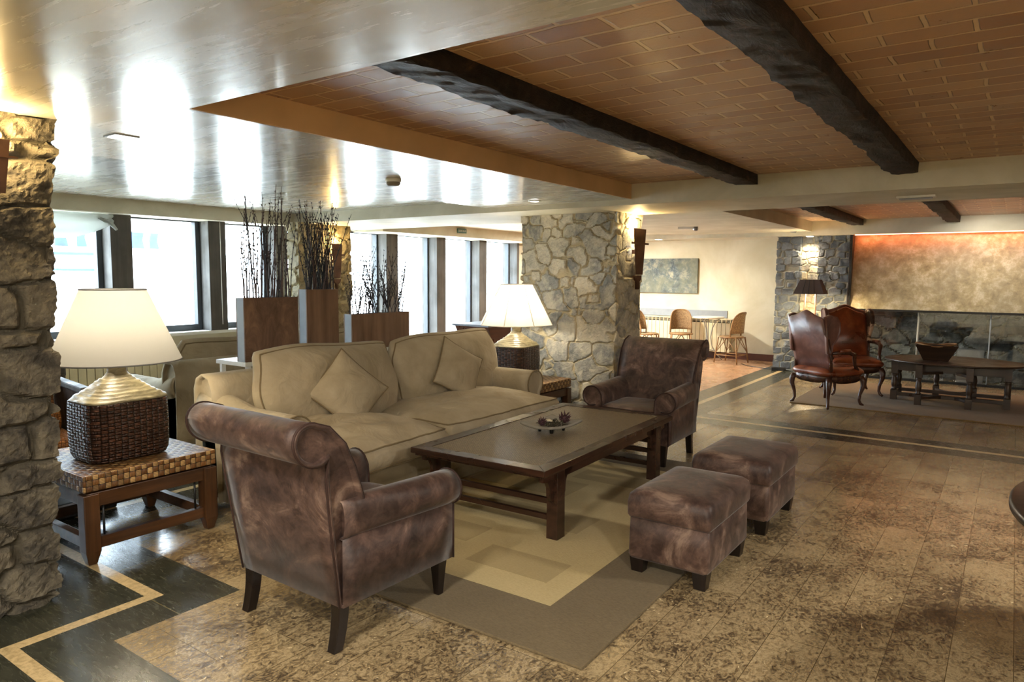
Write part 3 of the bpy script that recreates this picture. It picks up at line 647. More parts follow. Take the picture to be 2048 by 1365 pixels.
def make_lamp(label, loc, H=1.0, shr=(.345, .155), nseg=28, dims=(.20, .16), panels=0):
    t = empty('table_lamp', label, 'table lamp', loc)
    wy, wx = dims
    def sq(r, z, px=wx, py=wy, e=5, n=48, rnd=1):
        out = []
        for j in range(n):
            a = 2*PI*j/n; c, s_ = math.cos(a), math.sin(a); k = (abs(c)**e+abs(s_)**e)**(-1/e); out.append((px*r*c*k, py*r*s_*k, z))
        return out
    b = B(); b.rings([sq(r, z) for r, z in ((.80, 0), (.93, .005), (.98, .03), (1, .08), (1.01, .18), (1.0, .28), (.985, .322))]).done('wicker_base', 'basket', t)
    # bark shoulder: layered ragged skirts
    b = B(); rs = []
    K = 9
    for i in range(K):
        k = i/(K-1); r = .24+.72*(1-k)**1.15; z = .322+.135*k; e = 5-3*k
        for dz, dr in ((0, .035), (.009, .012), (.014, -.02)):
            ring = []
            for (x, y, zz) in sq(r+dr, z+dz, e=max(2, e)):
                p = np.array([[x*3, y*3, z*5]]); w = vnoise(p, 4, i % 5)[0]; ring.append((x*(1+.03*w), y*(1+.03*w), zz+.007*w))
            rs.append(ring)
    rs.append(sq(.2, .475, e=2)); b.rings(rs).done('bark_shoulder', 'bark', t)
    b = B(); b.lathe([(.052, .455), (.05, .47), (.05, .55), (.042, .555)], n=20); b.done('neck', 'bark', t)
    b = B(); b.lathe([(.012, .55), (.012, .63), (.03, .65), (.038, .69), (.02, .73), (.001, .735)], n=14); b.done('bulb', 'bulb', t)
    z0, z1 = .535, .930
    b = B(); th = .0035
    nn = panels or 40
    R = lambda r, z: [(r*math.cos(2*PI*j/nn+.2), r*math.sin(2*PI*j/nn+.2), z) for j in range(nn)]
    b.rings([R(shr[0], z0), R(shr[0]*.5+shr[1]*.5, (z0+z1)/2), R(shr[1], z1)], not panels, cap=False)
    sm = 'shadewhite' if panels else 'shade'; sh = b.done('lamp_shade', sm, t)
    for q in ((shr[0], z0), (shr[1], z1)): B().tube(R(*q), .004, 6, closed=True).done('shade_trim', sm, sh)
    b = B()
    if panels:
        for j in range(nn): B().tube([R(shr[0]+.001, z0)[j], R(shr[1]+.001, z1)[j]], .003, 5).done('shade_rib', sm, sh)
    L = light('POINT', (0, 0, .69), 24, (1, .87, .64), .045); L.parent = t; L.name = 'bulb_light'; return t
l1 = make_lamp('big wicker based table lamp with cream shade at the left, nearer of the two', (-4.08, 1.93, .475), dims=(.225, .175), shr=(.335, .165))
b = B(); b.add([(.12, -.12, .335), (.15, -.02, .318), (.10, -.02, .36), (.09, -.10, .362)], [(0, 1, 2, 3)])
l2 = make_lamp('wicker based table lamp with white panelled shade in front of the stone pillar', (-4.02, 5.74, .475), dims=(.225, .19), shr=(.375, .165), panels=8)
l2.rotation_euler.z = .1

# sofas ----------------------------------------------------------------
def make_sofa(label, loc, rz, L=2.72, y_split=1.10, far=True):
    # local: x forward (front at x=1.15), y along the length 0..L, back at x=0
    t = empty('sofa', label, 'sofa', loc, rz)
    B().box(.08, 1.05, .06, L-.06, .06, .30).done('seat_base', 'khaki', t, bevel=.03)
    prof = [(.02, .05), (0, .4), (.0, .76), (.03, .83), (.09, .86), (.16, .84), (.20, .76), (.24, .3), (.24, .05)]
    bk = B().extr(prof, 1, .02, L-.02, .03).done('back_frame', 'khaki', t)
    for s, y in ((1, 0), (-1, L)):
        pr = [(.05, .05), (.05, .47)]+arc(.125, .555, .115, math.radians(215), math.radians(-35), 14)+[(.225, .47), (.225, .05)]
        pr = [(y+s*u, z) for u, z in pr]
        def wp(v, s=s): return (v[0], v[1], v[2]+(.10*max(0, .45-v[0])/.45 if v[2] > .45 else 0))
        a = B().extr([(u, z) for u, z in pr], 0, .03, .90, .02, warp=wp).done('arm', 'khaki', t)
        B().tube([(.898, u, z) for u, z in pr[1:-1]], .006, 6).done('piping', 'khakidark', a)
    # skirt
    B().box(1.045, 1.06, .07, L-.07, .02, .29).done('skirt', 'khaki', t, bevel=.005)
    for (a, c, x1, sd) in ((.06, y_split, 1.22, 4), (y_split+.01, L-.12, 1.17, 9)):
        w = x1-.20; o = cushion('seat_cushion', w, c-a, .19, .13, 'khaki', t, p=2.6, q=.75, pinch=.02, wr=.022, seed=sd, corner=.08, n=34)
        o.location = (.20+w/2, (a+c)/2, .395)
    for (a, c, sd) in ((.25, L*.5+.105, 2), (L*.5+.125, L-.02, 6)) if far else ((.26, L*.5-.03, 2), (L*.5+.02, L-.20, 6)):
        o = cushion('back_cushion', c-a, .58, .30, .07, 'khaki', t, p=2.3, q=.6, pinch=.0, wr=.018, seed=sd, corner=.08, n=34)
        o.rotation_euler = (math.radians(73 if sd == 2 else 76), math.radians(1.5 if sd == 2 else -1.5), PI/2+math.radians(2 if sd == 2 else -3)); o.location = (.33, (a+c)/2, .70)
    return t
make_sofa('khaki two-cushion sofa along the coffee table, with throw pillows', (-4.27, 2.47, 0), 0, L=2.77, y_split=1.165)
make_sofa('khaki sofa by the windows, seen from its back behind the white console', (-5.22, 2.88+2.6, 0), PI, L=2.6, y_split=1.3, far=False).scale = (1, 1, .95)
# throw pillows
def throw(label, c, yaw, lean, spin, seed):
    o = cushion('throw_pillow', .43, .43, .17, .004, 'khaki', None, p=2.0, q=.62, pinch=.07, wr=.006, seed=seed, corner=.0, n=28)
    o.location = c; o.rotation_euler = (Matrix.Rotation(yaw, 4, 'Z')@Matrix.Rotation(lean, 4, 'Y')@Matrix.Rotation(spin, 4, 'Z')).to_euler()
    return tag(o, label, 'pillow')
throw('khaki throw pillow standing on its corner, nearer the camera on the sofa', (-3.69, 3.27, .70), math.radians(-16), math.radians(68), math.radians(44), 3)
throw('khaki throw pillow standing on its corner beside the far sofa arm', (-3.73, 4.50, .71), math.radians(-8), math.radians(70), math.radians(58), 8)

# coffee table -----------------------------------------------------------
def coffee_table():
    t = empty('coffee_table', 'long low dark wood coffee table with woven inlay', 'coffee table', (-2.49, 4.03, .0148), math.radians(1.6))
    ZT = .44
    w, l, z = .475, .93, .440
    B().box(-w+.09, w-.09, -l+.09, l-.09, z-.02, z-.004).done('woven_inlay', 'tablecane', t)
    for sx in (-1, 1):
        B().hexa([(sx*w, -l, z-.035), (sx*w, l, z-.035), (sx*(w-.09), l-.09, z-.035), (sx*(w-.09), -l+.09, z-.035)], [(sx*w, -l, z), (sx*w, l, z), (sx*(w-.09), l-.09, z), (sx*(w-.09), -l+.09, z)]).done('top_rail', 'darkwood', t, bevel=.004)
    for sy in (-1, 1):
        B().hexa([(-w, sy*l, z-.035), (w, sy*l, z-.035), (w-.09, sy*(l-.09), z-.035), (-w+.09, sy*(l-.09), z-.035)], [(-w, sy*l, z), (w, sy*l, z), (w-.09, sy*(l-.09), z), (-w+.09, sy*(l-.09), z)]).done('top_rail', 'darkwoodx', t, bevel=.004)
    b = B(); b.box(-w+.02, w-.02, -l+.02, l-.02, z-.05, z-.034); b.done('moulding', 'darkwood', t, bevel=.003)
    lx, ly = w-.055, l-.22
    for sx in (-1, 1):
        a = B(); a.box(sx*lx-.012, sx*lx+.012, -ly, ly, z-.10, z-.048)
        a.done('apron', 'darkwood', t)
        for sy in (-1, 1):
            x, y = sx*lx, sy*ly; b = B(); b.rings([[(x-q, y-q*1.2, zz), (x+q, y-q*1.2, zz), (x+q, y+q*1.2, zz), (x-q, y+q*1.2, zz)] for q, zz in ((.034, z-.05), (.036, 0))], False); b.done('leg', 'darkwood', t, bevel=.003)
            for d in (-1, 1):  # carved bracket either side of the leg
                pl = [(0, z-.05), (.13, z-.05), (.125, z-.085), (.075, z-.095), (.055, z-.13), (.05, z-.19), (.025, z-.215), (0, z-.215)]
                B().extr([(y+d*(.036+u), q) for u, q in pl], 0, x-.012, x+.012).done('bracket', 'darkwood', t)
    for sy in (-1, 1):
        b = B(); b.box(-lx, lx, sy*ly-.012, sy*ly+.012, z-.09, z-.048); b.done('apron', 'darkwoodx', t)
        for z_ in ((.095, .125), (.19, .222)): B().box(-lx+.03, lx-.03, sy*ly-.014, sy*ly+.014, *z_).done('stretcher', 'darkwoodx', t, bevel=.003)
    return t
coffee_table()
# footed bowl with dried plants
tr = empty('footed_bowl', 'square chalky grey footed bowl on the coffee table', 'bowl', (-2.49, 3.98, .4555), math.radians(-6))
b = B(); N = 14; th = .017; vs = []
for lay in (0, 1):
    for i in range(N+1):
        for j in range(N+1):
            u, v = i/N*2-1, j/N*2-1; vs.append((.132*u, .172*v, .026+.030*(u*u+v*v)/2+(th if lay else 0)-(.005 if lay and abs(u) < .85 and abs(v) < .85 else 0)))
I = lambda l, i, j: l*(N+1)**2+i*(N+1)+j; fs = []
for i in range(N):
    for j in range(N): fs += [(I(1, i, j), I(1, i+1, j), I(1, i+1, j+1), I(1, i, j+1)), (I(0, i, j), I(0, i, j+1), I(0, i+1, j+1), I(0, i+1, j))]
for i in range(N):
    for a, c in (((i, 0), (i+1, 0)), ((i+1, N), (i, N)), ((0, i+1), (0, i)), ((N, i), (N, i+1))): fs.append((I(1, *a), I(0, *a), I(0, *c), I(1, *c)))
b.add(vs, fs, True).done('dish', 'chalk', tr)
for x in (-.05, .05):
    for y in (-.065, .065): B().lathe([(.010, 0), (.013, .02), (.012, .036)], (x, y, 0), 10).done('foot', 'black', tr)
random.seed(4)
mo = B()
for i in range(70):
    a = random.random()*6.28; r = .085*random.random()**.5; c = Vector((r*math.cos(a), r*math.sin(a), .052)); d = Vector((random.uniform(-1, 1), random.uniform(-1, 1), random.uniform(.1, 1))).normalized()
    mo.tube([c, c+d*.02, c+d*.035+Vector((random.uniform(-.01, .01), random.uniform(-.01, .01), -.006))], [.004, .003, .001], 5)
tag(mo.done('dried_moss', 'moss', loc=(-2.49, 3.98, .4505)), 'tangle of dark dried moss lying in the footed bowl', 'dried plants', kind='stuff')
def cone(label, x, y, z, s, mat, seed):
    random.seed(seed); b = B(); b.lathe([(.002, 0), (.013, .006), (.017, .02), (.010, .034), (.001, .042)], n=10)
    for i in range(22):
        k = i/21; a = i*2.4; r = .013*math.sin(PI*(.15+.8*k)); c = Vector((r*math.cos(a), r*math.sin(a), .004+.036*k)); d = Vector((math.cos(a), math.sin(a), .35+.6*k)).normalized()
        b.tube([c, c+d*.012, c+d*.024+Vector((0, 0, .007))], [.0025, .0042, .0006], 5)
    o = b.done('dried_flower', mat, loc=(x, y, z)); o.scale = (s, s, s); o.rotation_euler = (.3, .2, seed); return tag(o, label, 'dried flower')
cone('dark red dried flower head at the right end of the footed bowl', -2.46, 4.075, .500, 1.35, 'cone', 1)
cone('small dark dried flower head at the left end of the footed bowl', -2.525, 3.90, .500, 1.0, 'cone', 2)
b = B(); b.rings([[(.03*k*math.cos(a), .018*k*math.sin(a), .014*(1-k*k)+.002*math.sin(3*a)) for a in np.linspace(0, 2*PI, 15)[:-1]] for k in (1, .8, .5, .1)])
tag(b.done('bark_piece', 'paleshell', loc=(-2.51, 3.97, .522), rz=.6), 'pale curled piece of bark on the moss in the footed bowl', 'bark')

# ottomans ------------------------------------------------------------------
def ottoman(label, x0, x1, y0, y1):
    t = empty('ottoman', label, 'ottoman', ((x0+x1)/2, (y0+y1)/2, 0)); w, d = (x1-x0)/2, (y1-y0)/2
    def rr(a, b_, r, z, n=6):
        out = []
        for cx, cy, s in ((a-r, b_-r, 0), (-a+r, b_-r, 1), (-a+r, -b_+r, 2), (a-r, -b_+r, 3)):
            for i in range(n+1): an = PI/2*(s+i/n); out.append((cx+r*math.cos(an), cy+r*math.sin(an), z))
        return out
    b = B(); b.rings([rr(w-.012, d-.012, .02, .085), rr(w-.004, d-.004, .022, .1), rr(w-.006, d-.006, .022, .20), rr(w-.008, d-.008, .022, .305)]).done('body', 'suede', t)
    b = B(); b.rings([rr(w-.002, d-.002, .024, .298), rr(w+.004, d+.004, .026, .31), rr(w+.006, d+.006, .03, .37), rr(w, d, .035, .41), rr(w-.02, d-.02, .04, .428), rr(w-.08, d-.08, .06, .440), rr(w-.16, d-.16, .04, .444)]).done('lid', 'suede', t)
    for sx in (-1, 1):
        for sy in (-1, 1): x, y = sx*(w-.05), sy*(d-.05); B().rings([[(x-q, y-q, z), (x+q, y-q, z), (x+q, y+q, z), (x-q, y+q, z)] for q, z in ((.038, .09), (.028, 0))], False).done('foot', 'blackwood', t, bevel=.003)
    return t
ottoman('brown suede ottoman nearer the camera, one foot on the rug corner', -1.525, -1.10, 3.16, 3.78)
ottoman('brown suede ottoman standing behind the nearer one', -1.545, -1.08, 4.08, 4.72)

# rugs -------------------------------------------------------------------------
rg = empty('rug', 'beige rug with wide taupe border under the coffee table', 'rug', (-1.26, 2.25, .002), math.radians(.8))
b = B(); b.box(-2.1, 0, 0, 3.1, 0, .012); b.done('border', 'rugborder', rg, bevel=.004)
b = B(); b.box(-2.1, -.36, .36, 2.74, .0115, .0135); b.done('field', 'ruginner', rg)
b = B()
random.seed(3)
y = .36
b.box(-2.10, -1.15, .75, 1.0, .013, .0142); b.box(-1.5, -.7, 1.2, 1.5, .013, .0142); b.box(-1.9, -1.1, 1.75, 2.1, .013, .0142); b.box(-1.0, -.5, .55, .8, .013, .0142); b.box(-1.3, -.45, 2.2, 2.45, .013, .0142)
b.done('stripe_pattern', 'ruginner2', rg)
b = B(); b.box(-2.12, 1.9, 8.72, 11.0, .001, .013); tag(b.done('rug', 'rug2', bevel=.004), 'plain brown rug under the gateleg table by the fireplace', 'rug')

# console, planters, twigs --------------------------------------------------------
t = empty('console_table', 'white console table behind the khaki sofa, carrying the wooden planters', 'console table', (-4.57, 2.95, 0))
B().box(-.18, .18, 0, 1.95, .84, .87).done('top', 'white', t, bevel=.003)
for y in (.02, 1.91):
    for x in (-.165, .145): B().box(x, x+.03, y, y+.03, 0, .84).done('leg', 'white', t)
b = B()
for y in (.02, 1.91): b.box(-.135, .145, y+.005, y+.025, .06, .09)
b.done('stretcher', 'white', t)
def planter(label, y0, y1, h, mat, dx=.10):
    t = empty('planter', label, 'planter', (-4.45, (y0+y1)/2, .871)); w = (y1-y0)/2; h -= .871; q = .012
    B().box(dx/2-q, dx/2, -w, w, 0, h).done('front_board', mat, t, bevel=.002)
    B().box(-dx/2, -dx/2+q, -w, w, 0, h).done('rear_board', mat, t, bevel=.002)
    b = B(); b.box(-dx/2+q, dx/2-q, -w, -w+q, 0, h); b.box(-dx/2+q, dx/2-q, w-q, w, 0, h); b.done('end_board', 'planterend', t)
    B().box(-dx/2+q, dx/2-q, -w+q, w-q, h-.10, h-.09).done('soil', 'moss', t); return t
planter('wide dark wooden planter with scuffed front, leftmost of the three on the console', 2.96, 3.42, 1.325, 'planterworn')
planter('tall narrow brown wooden planter in the middle of the console', 3.50, 3.81, 1.378, 'planter')
planter('low wide brown wooden planter, rightmost of the three on the console', 3.95, 4.62, 1.168, 'planter')
def twig_mesh(seed, H, lean, mat, side=4):
    random.seed(seed); b = B(); p = Vector((0, 0, 0)); d = Vector((random.uniform(-lean, lean)*.35, random.uniform(-lean, lean), 1)).normalized(); pts = [p.copy()]; n = 16
    for i in range(n):
        d = (d+Vector((random.uniform(-.05, .05), random.uniform(-.07, .07), .01))).normalized(); p = p+d*H/n; pts.append(p.copy())
    b.tube(pts, [.0052-.0036*i/n for i in range(n+1)], 6)
    for i in range(3, n, 1):
        if random.random() < .85:
            a = random.random()*6.28; q = pts[i]; e = Vector((math.cos(a), math.sin(a), 1.6)).normalized(); b.tube([q, q+e*.010, q+e*.017], [.0035, .0048, .001], 5)
    for k in range(side):
        i = random.randint(5, n-3); a = random.random()*6.28; q = pts[i].copy(); e = Vector((.35*math.cos(a), .6*math.sin(a), 1)).normalized(); L = random.uniform(.10, .26); sp = [q]
        for j in range(5): e = (e+Vector((random.uniform(-.06, .06), random.uniform(-.08, .08), .03))).normalized(); q = q+e*L/5; sp.append(q.copy())
        b.tube(sp, [.0026-.0004*j for j in range(6)], 5)
        for j in range(1, 6): b.tube([sp[j], sp[j]+Vector((.004, .004, .012))], [.004, .001], 5)
    o = b.done('twig', mat); return o
def bunch(y0, y1, zt, hs, n, mats_, lean, label, group, seed, side):
    protos = []
    for k in range(6):
        o = twig_mesh(seed*10+k, hs[0]+(hs[1]-hs[0])*k/5, lean, mats_[k % len(mats_)], side); tag(o, label, 'twig', group); protos.append(o)
    random.seed(seed)
    for i in range(n):
        o = protos[i] if i < 6 else protos[i % 6].copy()
        if i >= 6: COL.objects.link(o)
        o.location = (-4.45+random.uniform(-.02, .02), y0+.03+(y1-y0-.06)*(i+.5+random.uniform(-.8, .8))/n, zt-.095); o.rotation_euler = (random.uniform(-.03, .03), random.uniform(-.05, .05), random.choice((0, PI))+random.uniform(-.4, .4))
        if abs(o.location.y-(y0+y1)/2) > (y1-y0)/2-.03: o.location.y = (y0+y1)/2
bunch(2.96, 3.42, 1.325, (.50, .92), 34, ('twig', 'twigbrown'), .16, 'dark budding twig standing in the wide leftmost planter', 'bare twigs in the leftmost planter', 1, 1)
bunch(3.50, 3.81, 1.378, (.55, .78), 46, ('twigblue', 'twigblue', 'twigbrown'), .13, 'straight blackish twig in the dense bunch of the tall middle planter', 'bare twigs in the middle planter', 2, 1)
bunch(3.95, 4.62, 1.168, (.32, .62), 30, ('twig',), .24, 'dark branching twig in the low rightmost planter', 'bare twigs in the rightmost planter', 3, 4)

# wicker armchair at the left, radiator, chairs by the window -------------------------
t = empty('woven_armchair', 'orange woven leather armchair half hidden behind the left stone pillar', 'armchair', (-5.35, 1.85, 0), math.radians(-8))
B().box(-.30, .30, -.30, .30, .34, .42).done('seat', 'caneorange', t, bevel=.02)
B().extr([(-.36, .40), (-.30, .40), (-.36, .80), (-.41, .80)], 1, -.32, .32).done('backrest', 'caneorange', t)
for s in (-1, 1):
    B().box(-.36, .32, s*.34-.012, s*.34+.012, .30, .70).done('arm_panel', 'canedark' if s > 0 else 'caneorange', t)
    B().box(-.40, .36, s*.34-.03, s*.34+.03, .70, .745).done('arm_rail', 'mullion', t, bevel=.01)
for x in (-.3, .3):
    for y in (-.28, .28): B().box(x-.02, x+.02, y-.02, y+.02, 0, .35).done('leg', 'mullion', t)
B().tube([(0, -.26, .50), (0, .26, .50)], .09, 16).done('bolster', 'caneorange', t)
t = empty('dining_chair', 'grey-brown low chair with a flat top rail in front of the window radiator', 'chair', (-6.3, 2.45, 0), math.radians(5))
B().box(-.22, .22, -.22, .22, .40, .45).done('seat', 'mullion', t, bevel=.01); B().box(-.24, -.20, -.24, .24, .62, .80).done('backrest', 'mullion', t, bevel=.015)
for x in (-.21, .19):
    for y in (-.21, .19): B().box(x, x+.03, y, y+.03, 0, .40 if x > 0 else .64).done('leg', 'mullion', t)
def radiator(label, p0, L, axis, z0, z1, face):
    t = empty('radiator', label, 'radiator', p0, 0 if axis == 'x' else PI/2)
    n = int(L/.08)
    b = B(); g = B()
    b.box(0, L, -.09, -.02, z0+.02, z0+.04)
    for i in range(n): b.box(i*.08+.003, i*.08+.077, -.10, 0, z0, z1-.07)
    b.done('panel', 'ivory', t, bevel=.004)
    b = B(); b.box(0, L, -.10, 0, z1-.012, z1)
    for i in range(n+1): b.box(i*.08-.006, i*.08+.006, -.10, -.0, z1-.07, z1)
    for k in (.02, .04): b.box(0, L, -.10, -.09, z1-.07+k, z1-.065+k)
    b.done('grille', 'ivory', t); B().box(0.002, L-.002, -.05, -.01, z1-.07, z1-.014).done('fins', 'dark', t); return t
radiator('ivory panel radiator below the left windows', (-7.60, .9, 0), 4.0, 'y', .12, .66, 1); 
for o in COL.objects:
    if o.name == 'radiator': o.rotation_euler.z = PI/2; o.location = (-7.70+.0, .9, 0)
radiator('long ivory radiator on the cream back wall behind the bistro table', (-6.0, 12.77, 0), 1.86, 'x', .12, .72, 1)
b = B(); b.box(-6.0, -4.26, 12.785, 12.80, .74, .87); struct('trim_20', b, 'planterend')
t = empty('club_chair', 'rounded brown chair top peeking above the window sofa', 'chair', (-6.95, 4.5, 0))
B().lathe([(.02, .80), (.1, .79), (.2, .74), (.27, .62), (.29, .3), (.27, .12)], n=24).done('backrest', 'greycotton', t)
for a in (0, PI/2, PI, 3*PI/2): B().box(.2*math.cos(a)-.02, .2*math.cos(a)+.02, .2*math.sin(a)-.02, .2*math.sin(a)+.02, 0, .14).done('leg', 'blackwood', t)
t = empty('wooden_box', 'reddish-brown slant-sided wooden box showing under the far lamp shade', 'box', (-5.7, 7.75, 0))
B().hexa([(-.2, -.22, .02), (.2, -.22, .02), (.2, .42, .02), (-.2, .42, .02)], [(-.28, -.62, .84), (.28, -.62, .84), (.28, .55, .84), (-.28, .55, .84)]).done('body', 'red', t, bevel=.006)
B().box(-.3, .3, -.65, .58, .835, .86).done('rim', 'steel', t)

# blind and wall plates -------------------------------------------------------------------
b = B(); rings = []
N = 18
for k in range(6):
    ring = []
    for i in range(N+1):
        u = i/N; y = 2.55+1.07*u; sag = .17*4*u*(1-u)*(.45+.11*k)+.02; x = -7.60+.02*math.sin(k*2.1)+.015*math.sin(u*9+k); ring.append((x, y, 2.085-.012*k-sag*(k/5)))
    rings.append(ring)
vs = [p for r in rings for p in r]; fs = [(k*(N+1)+i, k*(N+1)+i+1, (k+1)*(N+1)+i+1, (k+1)*(N+1)+i) for k in range(5) for i in range(N)]
b.add(vs, fs, True)
tb = empty('roman_blind', 'grey gathered blind at the top of the leftmost visible window', 'blind', (0, 0, 0)); o = b.done('cloth', 'blind', tb); md = o.modifiers.new('s', 'SOLIDIFY'); md.thickness = .012
b = B()
for k in range(5): b.tube([(-7.59+.008*k, 3.46+.03*k, 2.06-.01*k), (-7.585, 3.60+.012*k, 1.985-.012*k)], [.012, .016], 6)
b.done('gather', 'blind', tb)
B().tube([(-7.56, 4.80, 2.1), (-7.56, 4.80, .9)], .004, 6).done('cord', 'white', tb)
def sconce(label, loc, rz, w=.17, h=.44, power=14, cup=True):
    t = empty('wall_light', label, 'wall light', loc, rz)  # local: wall at y=0, sticks out to -y
    B().extr([(-w/2, h/2), (w/2, h/2), (w*.28, -h/2), (-w*.28, -h/2)], 1, -.062, -.056).done('plate', 'rust', t)
    B().box(-w*.7, w*.7, -.068, -.062, h*.16, h*.2).done('bracket', 'rust', t); B().box(-.01, .01, -.058, .04, -.02, .02).done('stem', 'rust', t)
    B().lathe([(.001, .0), (.02, .01), (.02, .09), (.001, .1)], (0, -.026, -.02), 10).done('lamp_tube', 'lampglow', t)
    if cup: B().extr([(-.06, .02), (.06, .02), (.045, -.02), (.012, -.04), (.008, -.12), (-.008, -.12), (-.012, -.04), (-.045, -.02)], 1, -.06, -.02, .004).done('finial', 'rust', t).location = (0, 0, -h/2-.03)
    L = light('POINT', (0, -.03, h/2+.03), power, (1, .70, .30), .03); L.parent = t; return t
sconce('rusty iron wall light on the narrow side of the pale stone pillar', (-3.178, 6.62, 1.74), PI/2, power=5, w=.28, h=.46)
sconce('rusty iron wall light on the left stone pillar, cut by the frame edge', (-3.47, 1.17, 1.93), PI/2, power=7, w=.12, h=.22, cup=False)
sconce('rusty iron wall light on the window corner pillar behind the twigs', (-7.17, 6.15, 1.66), PI/2, power=4)

# ceiling fittings ------------------------------------------------------------------------------
def downlight(label, x, y, z, sqr=False, power=6, col=(1, .8, .55), vis=True):
    t = empty('ceiling_light', label, 'ceiling light', (x, y, z), group=None)
    if sqr: B().box(-.06, .06, -.06, .06, -.006, 0).done('rim', 'steel', t); B().box(-.045, .045, -.045, .045, -.009, -.005).done('lens', 'lampglow', t)
    else: B().lathe([(.055, 0), (.055, -.006), (.04, -.008)], n=20).done('rim', 'white', t); B().lathe([(.001, -.012), (.036, -.010), (.036, -.005)], n=20).done('lens', 'lampglow', t)
    L = light('SPOT', (0, 0, -.03), power, col, .03, spot_size=math.radians(125), spot_blend=1); L.parent = t; return t
downlight('small square recessed ceiling light near the left pillar', -3.65, 1.80, ZC, True, 14)
downlight('round recessed ceiling light in front of the pale stone pillar', -3.60, 5.42, ZC, False, 10)
downlight('recessed light above the lit recess of the fireplace pillar', -2.66, 11.76, ZB, True, 26, (1, .78, .5))
downlight('recessed light over the radiator at the left of the back wall', -5.35, 12.15, 2.16, True, 16, (1, .9, .72))
downlight('recessed light over the bistro table by the back wall', -4.05, 12.15, 2.16, True, 20, (1, .9, .72))
t = empty('smoke_detector', 'round white smoke detector on the glossy ceiling', 'smoke detector', (-3.63, 3.66, ZC))
B().lathe([(.055, 0), (.055, -.018), (.05, -.024)], n=24).done('base', 'white', t); B().lathe([(.048, -.024), (.05, -.034), (.04, -.048), (.01, -.052)], n=24).done('sensor', 'chalk', t)
t = empty('emergency_light', 'long clear emergency light under the white cross beam at the right', 'emergency light', (-.66, 6.25, ZB-.01)); B().box(-.13, .13, -.04, .04, -.018, 0).done('housing', 'white', t, bevel=.004); B().box(-.11, .11, -.03, .03, -.03, -.017).done('diffuser', 'steel', t, bevel=.004)
t = empty('emergency_light', 'small clear emergency light on the ceiling near the back wall painting', 'emergency light', (-3.85, 9.7, 2.19), .2); B().box(-.12, .10, -.035, .035, -.03, 0).done('housing', 'white', t, bevel=.004); B().lathe([(.035, -.0), (.04, -.03), (.03, -.055), (.005, -.06)], (.12, 0, 0), 16).done('lamp_head', 'steel', t)
t = empty('spotlight', 'small round steel spotlight on the far beam edge above the fireplace pillar', 'spotlight', (-2.87, 11.52, 2.235)); B().tube([(0, .07, .0), (0, 0, 0)], .012, 8).done('stem', 'steel', t)
b = B(); b.rings([[(x, r*math.cos(a)*.9-.02, r*math.sin(a)) for a in np.linspace(0, 2*PI, 17)[:-1]] for x, r in ((-.06, .02), (-.04, .045), (0, .06), (.06, .065), (.065, .06))]); b.done('housing', 'steel', t)
b = B(); b.rings([[(x, r*math.cos(a)*.9-.02, r*math.sin(a)) for a in np.linspace(0, 2*PI, 17)[:-1]] for x, r in ((.062, .055), (.068, .05))]); b.done('lens', 'dark', t)
t = empty('exit_sign', 'small green exit sign on the header above the glass doors', 'sign', (-7.19, 8.75, 2.185), 0); B().box(-.0, .012, -.11, .11, -.035, .035).done('plate', 'exit', t)
cu = bpy.data.curves.new('lettering', 'FONT'); cu.body = 'SORTIDA'; cu.size = .045; cu.extrude = .001; cu.align_x = 'CENTER'; cu.align_y = 'CENTER'
to = bpy.data.objects.new('tmp', cu); COL.objects.link(to); dg = bpy.context.evaluated_depsgraph_get(); tm = bpy.data.meshes.new_from_object(to.evaluated_get(dg)); bpy.data.objects.remove(to)
to = bpy.data.objects.new('lettering', tm); tm.materials.clear(); tm.materials.append(M['white']); COL.objects.link(to); to.parent = t; to.rotation_euler = (PI/2, 0, PI/2); to.location = (.0135, 0, 0)

# ================================================================== FIREPLACE END
b = stoneblock('hearth_back', -2.03, 5.0, 11.97, 12.3, 0, .99, ('y-',), 'stoneH', cell=(.30, .3, .19), pn=2.4, jit=.9, warp=.04, amp=.03, mw=.08, res=.02, seed=21); tag(b, 'dark sooty stone wall at the back of the fireplace', 'stone wall')
t = empty('fireplace_hood', 'mottled ochre plaster fireplace hood lit orange along its top', 'fireplace hood', (0, 0, 0))
B().hexa([(-2.02, 11.62, 1.03), (5.0, 11.62, 1.03), (5.0, 12.2, 1.03), (-2.02, 12.2, 1.03)], [(-2.02, 11.80, 2.12), (5.0, 11.80, 2.12), (5.0, 12.2, 2.12), (-2.02, 12.2, 2.12)]).done('hood_face', 'hood', t)
B().box(-2.03, 5.0, 11.60, 11.63, 1.0, 1.03).done('lower_edge', 'black', t); B().box(-2.035, -2.02, 11.615, 12.2, 1.0, 2.12).done('side_edge', 'black', t)
b = B(); pts = [(-2.055+.006*math.sin(z*9), 11.72+.008*math.sin(z*7+1), z) for z in np.linspace(.0, ZB, 24)]; b.tube(pts, .024, 8); tag(b.done('timber_post', 'beam'), 'slim rough dark timber post between the stone pillar and the hood', 'post')
t = empty('fire_screen', 'three clear glass fire screens with slim posts below the hood', 'fire screen', (0, 11.66, 0))
for x0, x1 in ((-1.76, -1.12), (-1.10, -.26), (-.24, .9)): B().box(x0, x1, -.004, .004, .04, 1.0).done('glass_panel', 'glass', t)
B().tube([(-1.11, 0, .02), (-1.11, 0, 1.0)], .014, 8).done('post', 'iron', t); B().tube([(-.25, 0, .02), (-.25, 0, 1.0)], .009, 8).done('post', 'planterend', t)
b = B(); b.box(-2.05, 5.0, 11.62, 11.70, 0, .03); struct('trim_21', b, 'dark')
B_ = B().box(-.62, -.30, 11.76, 11.8, .0, .50); tag(B_.done('metal_plate', 'steel', bevel=.004), 'plain grey metal plate standing inside the fireplace', 'plate')
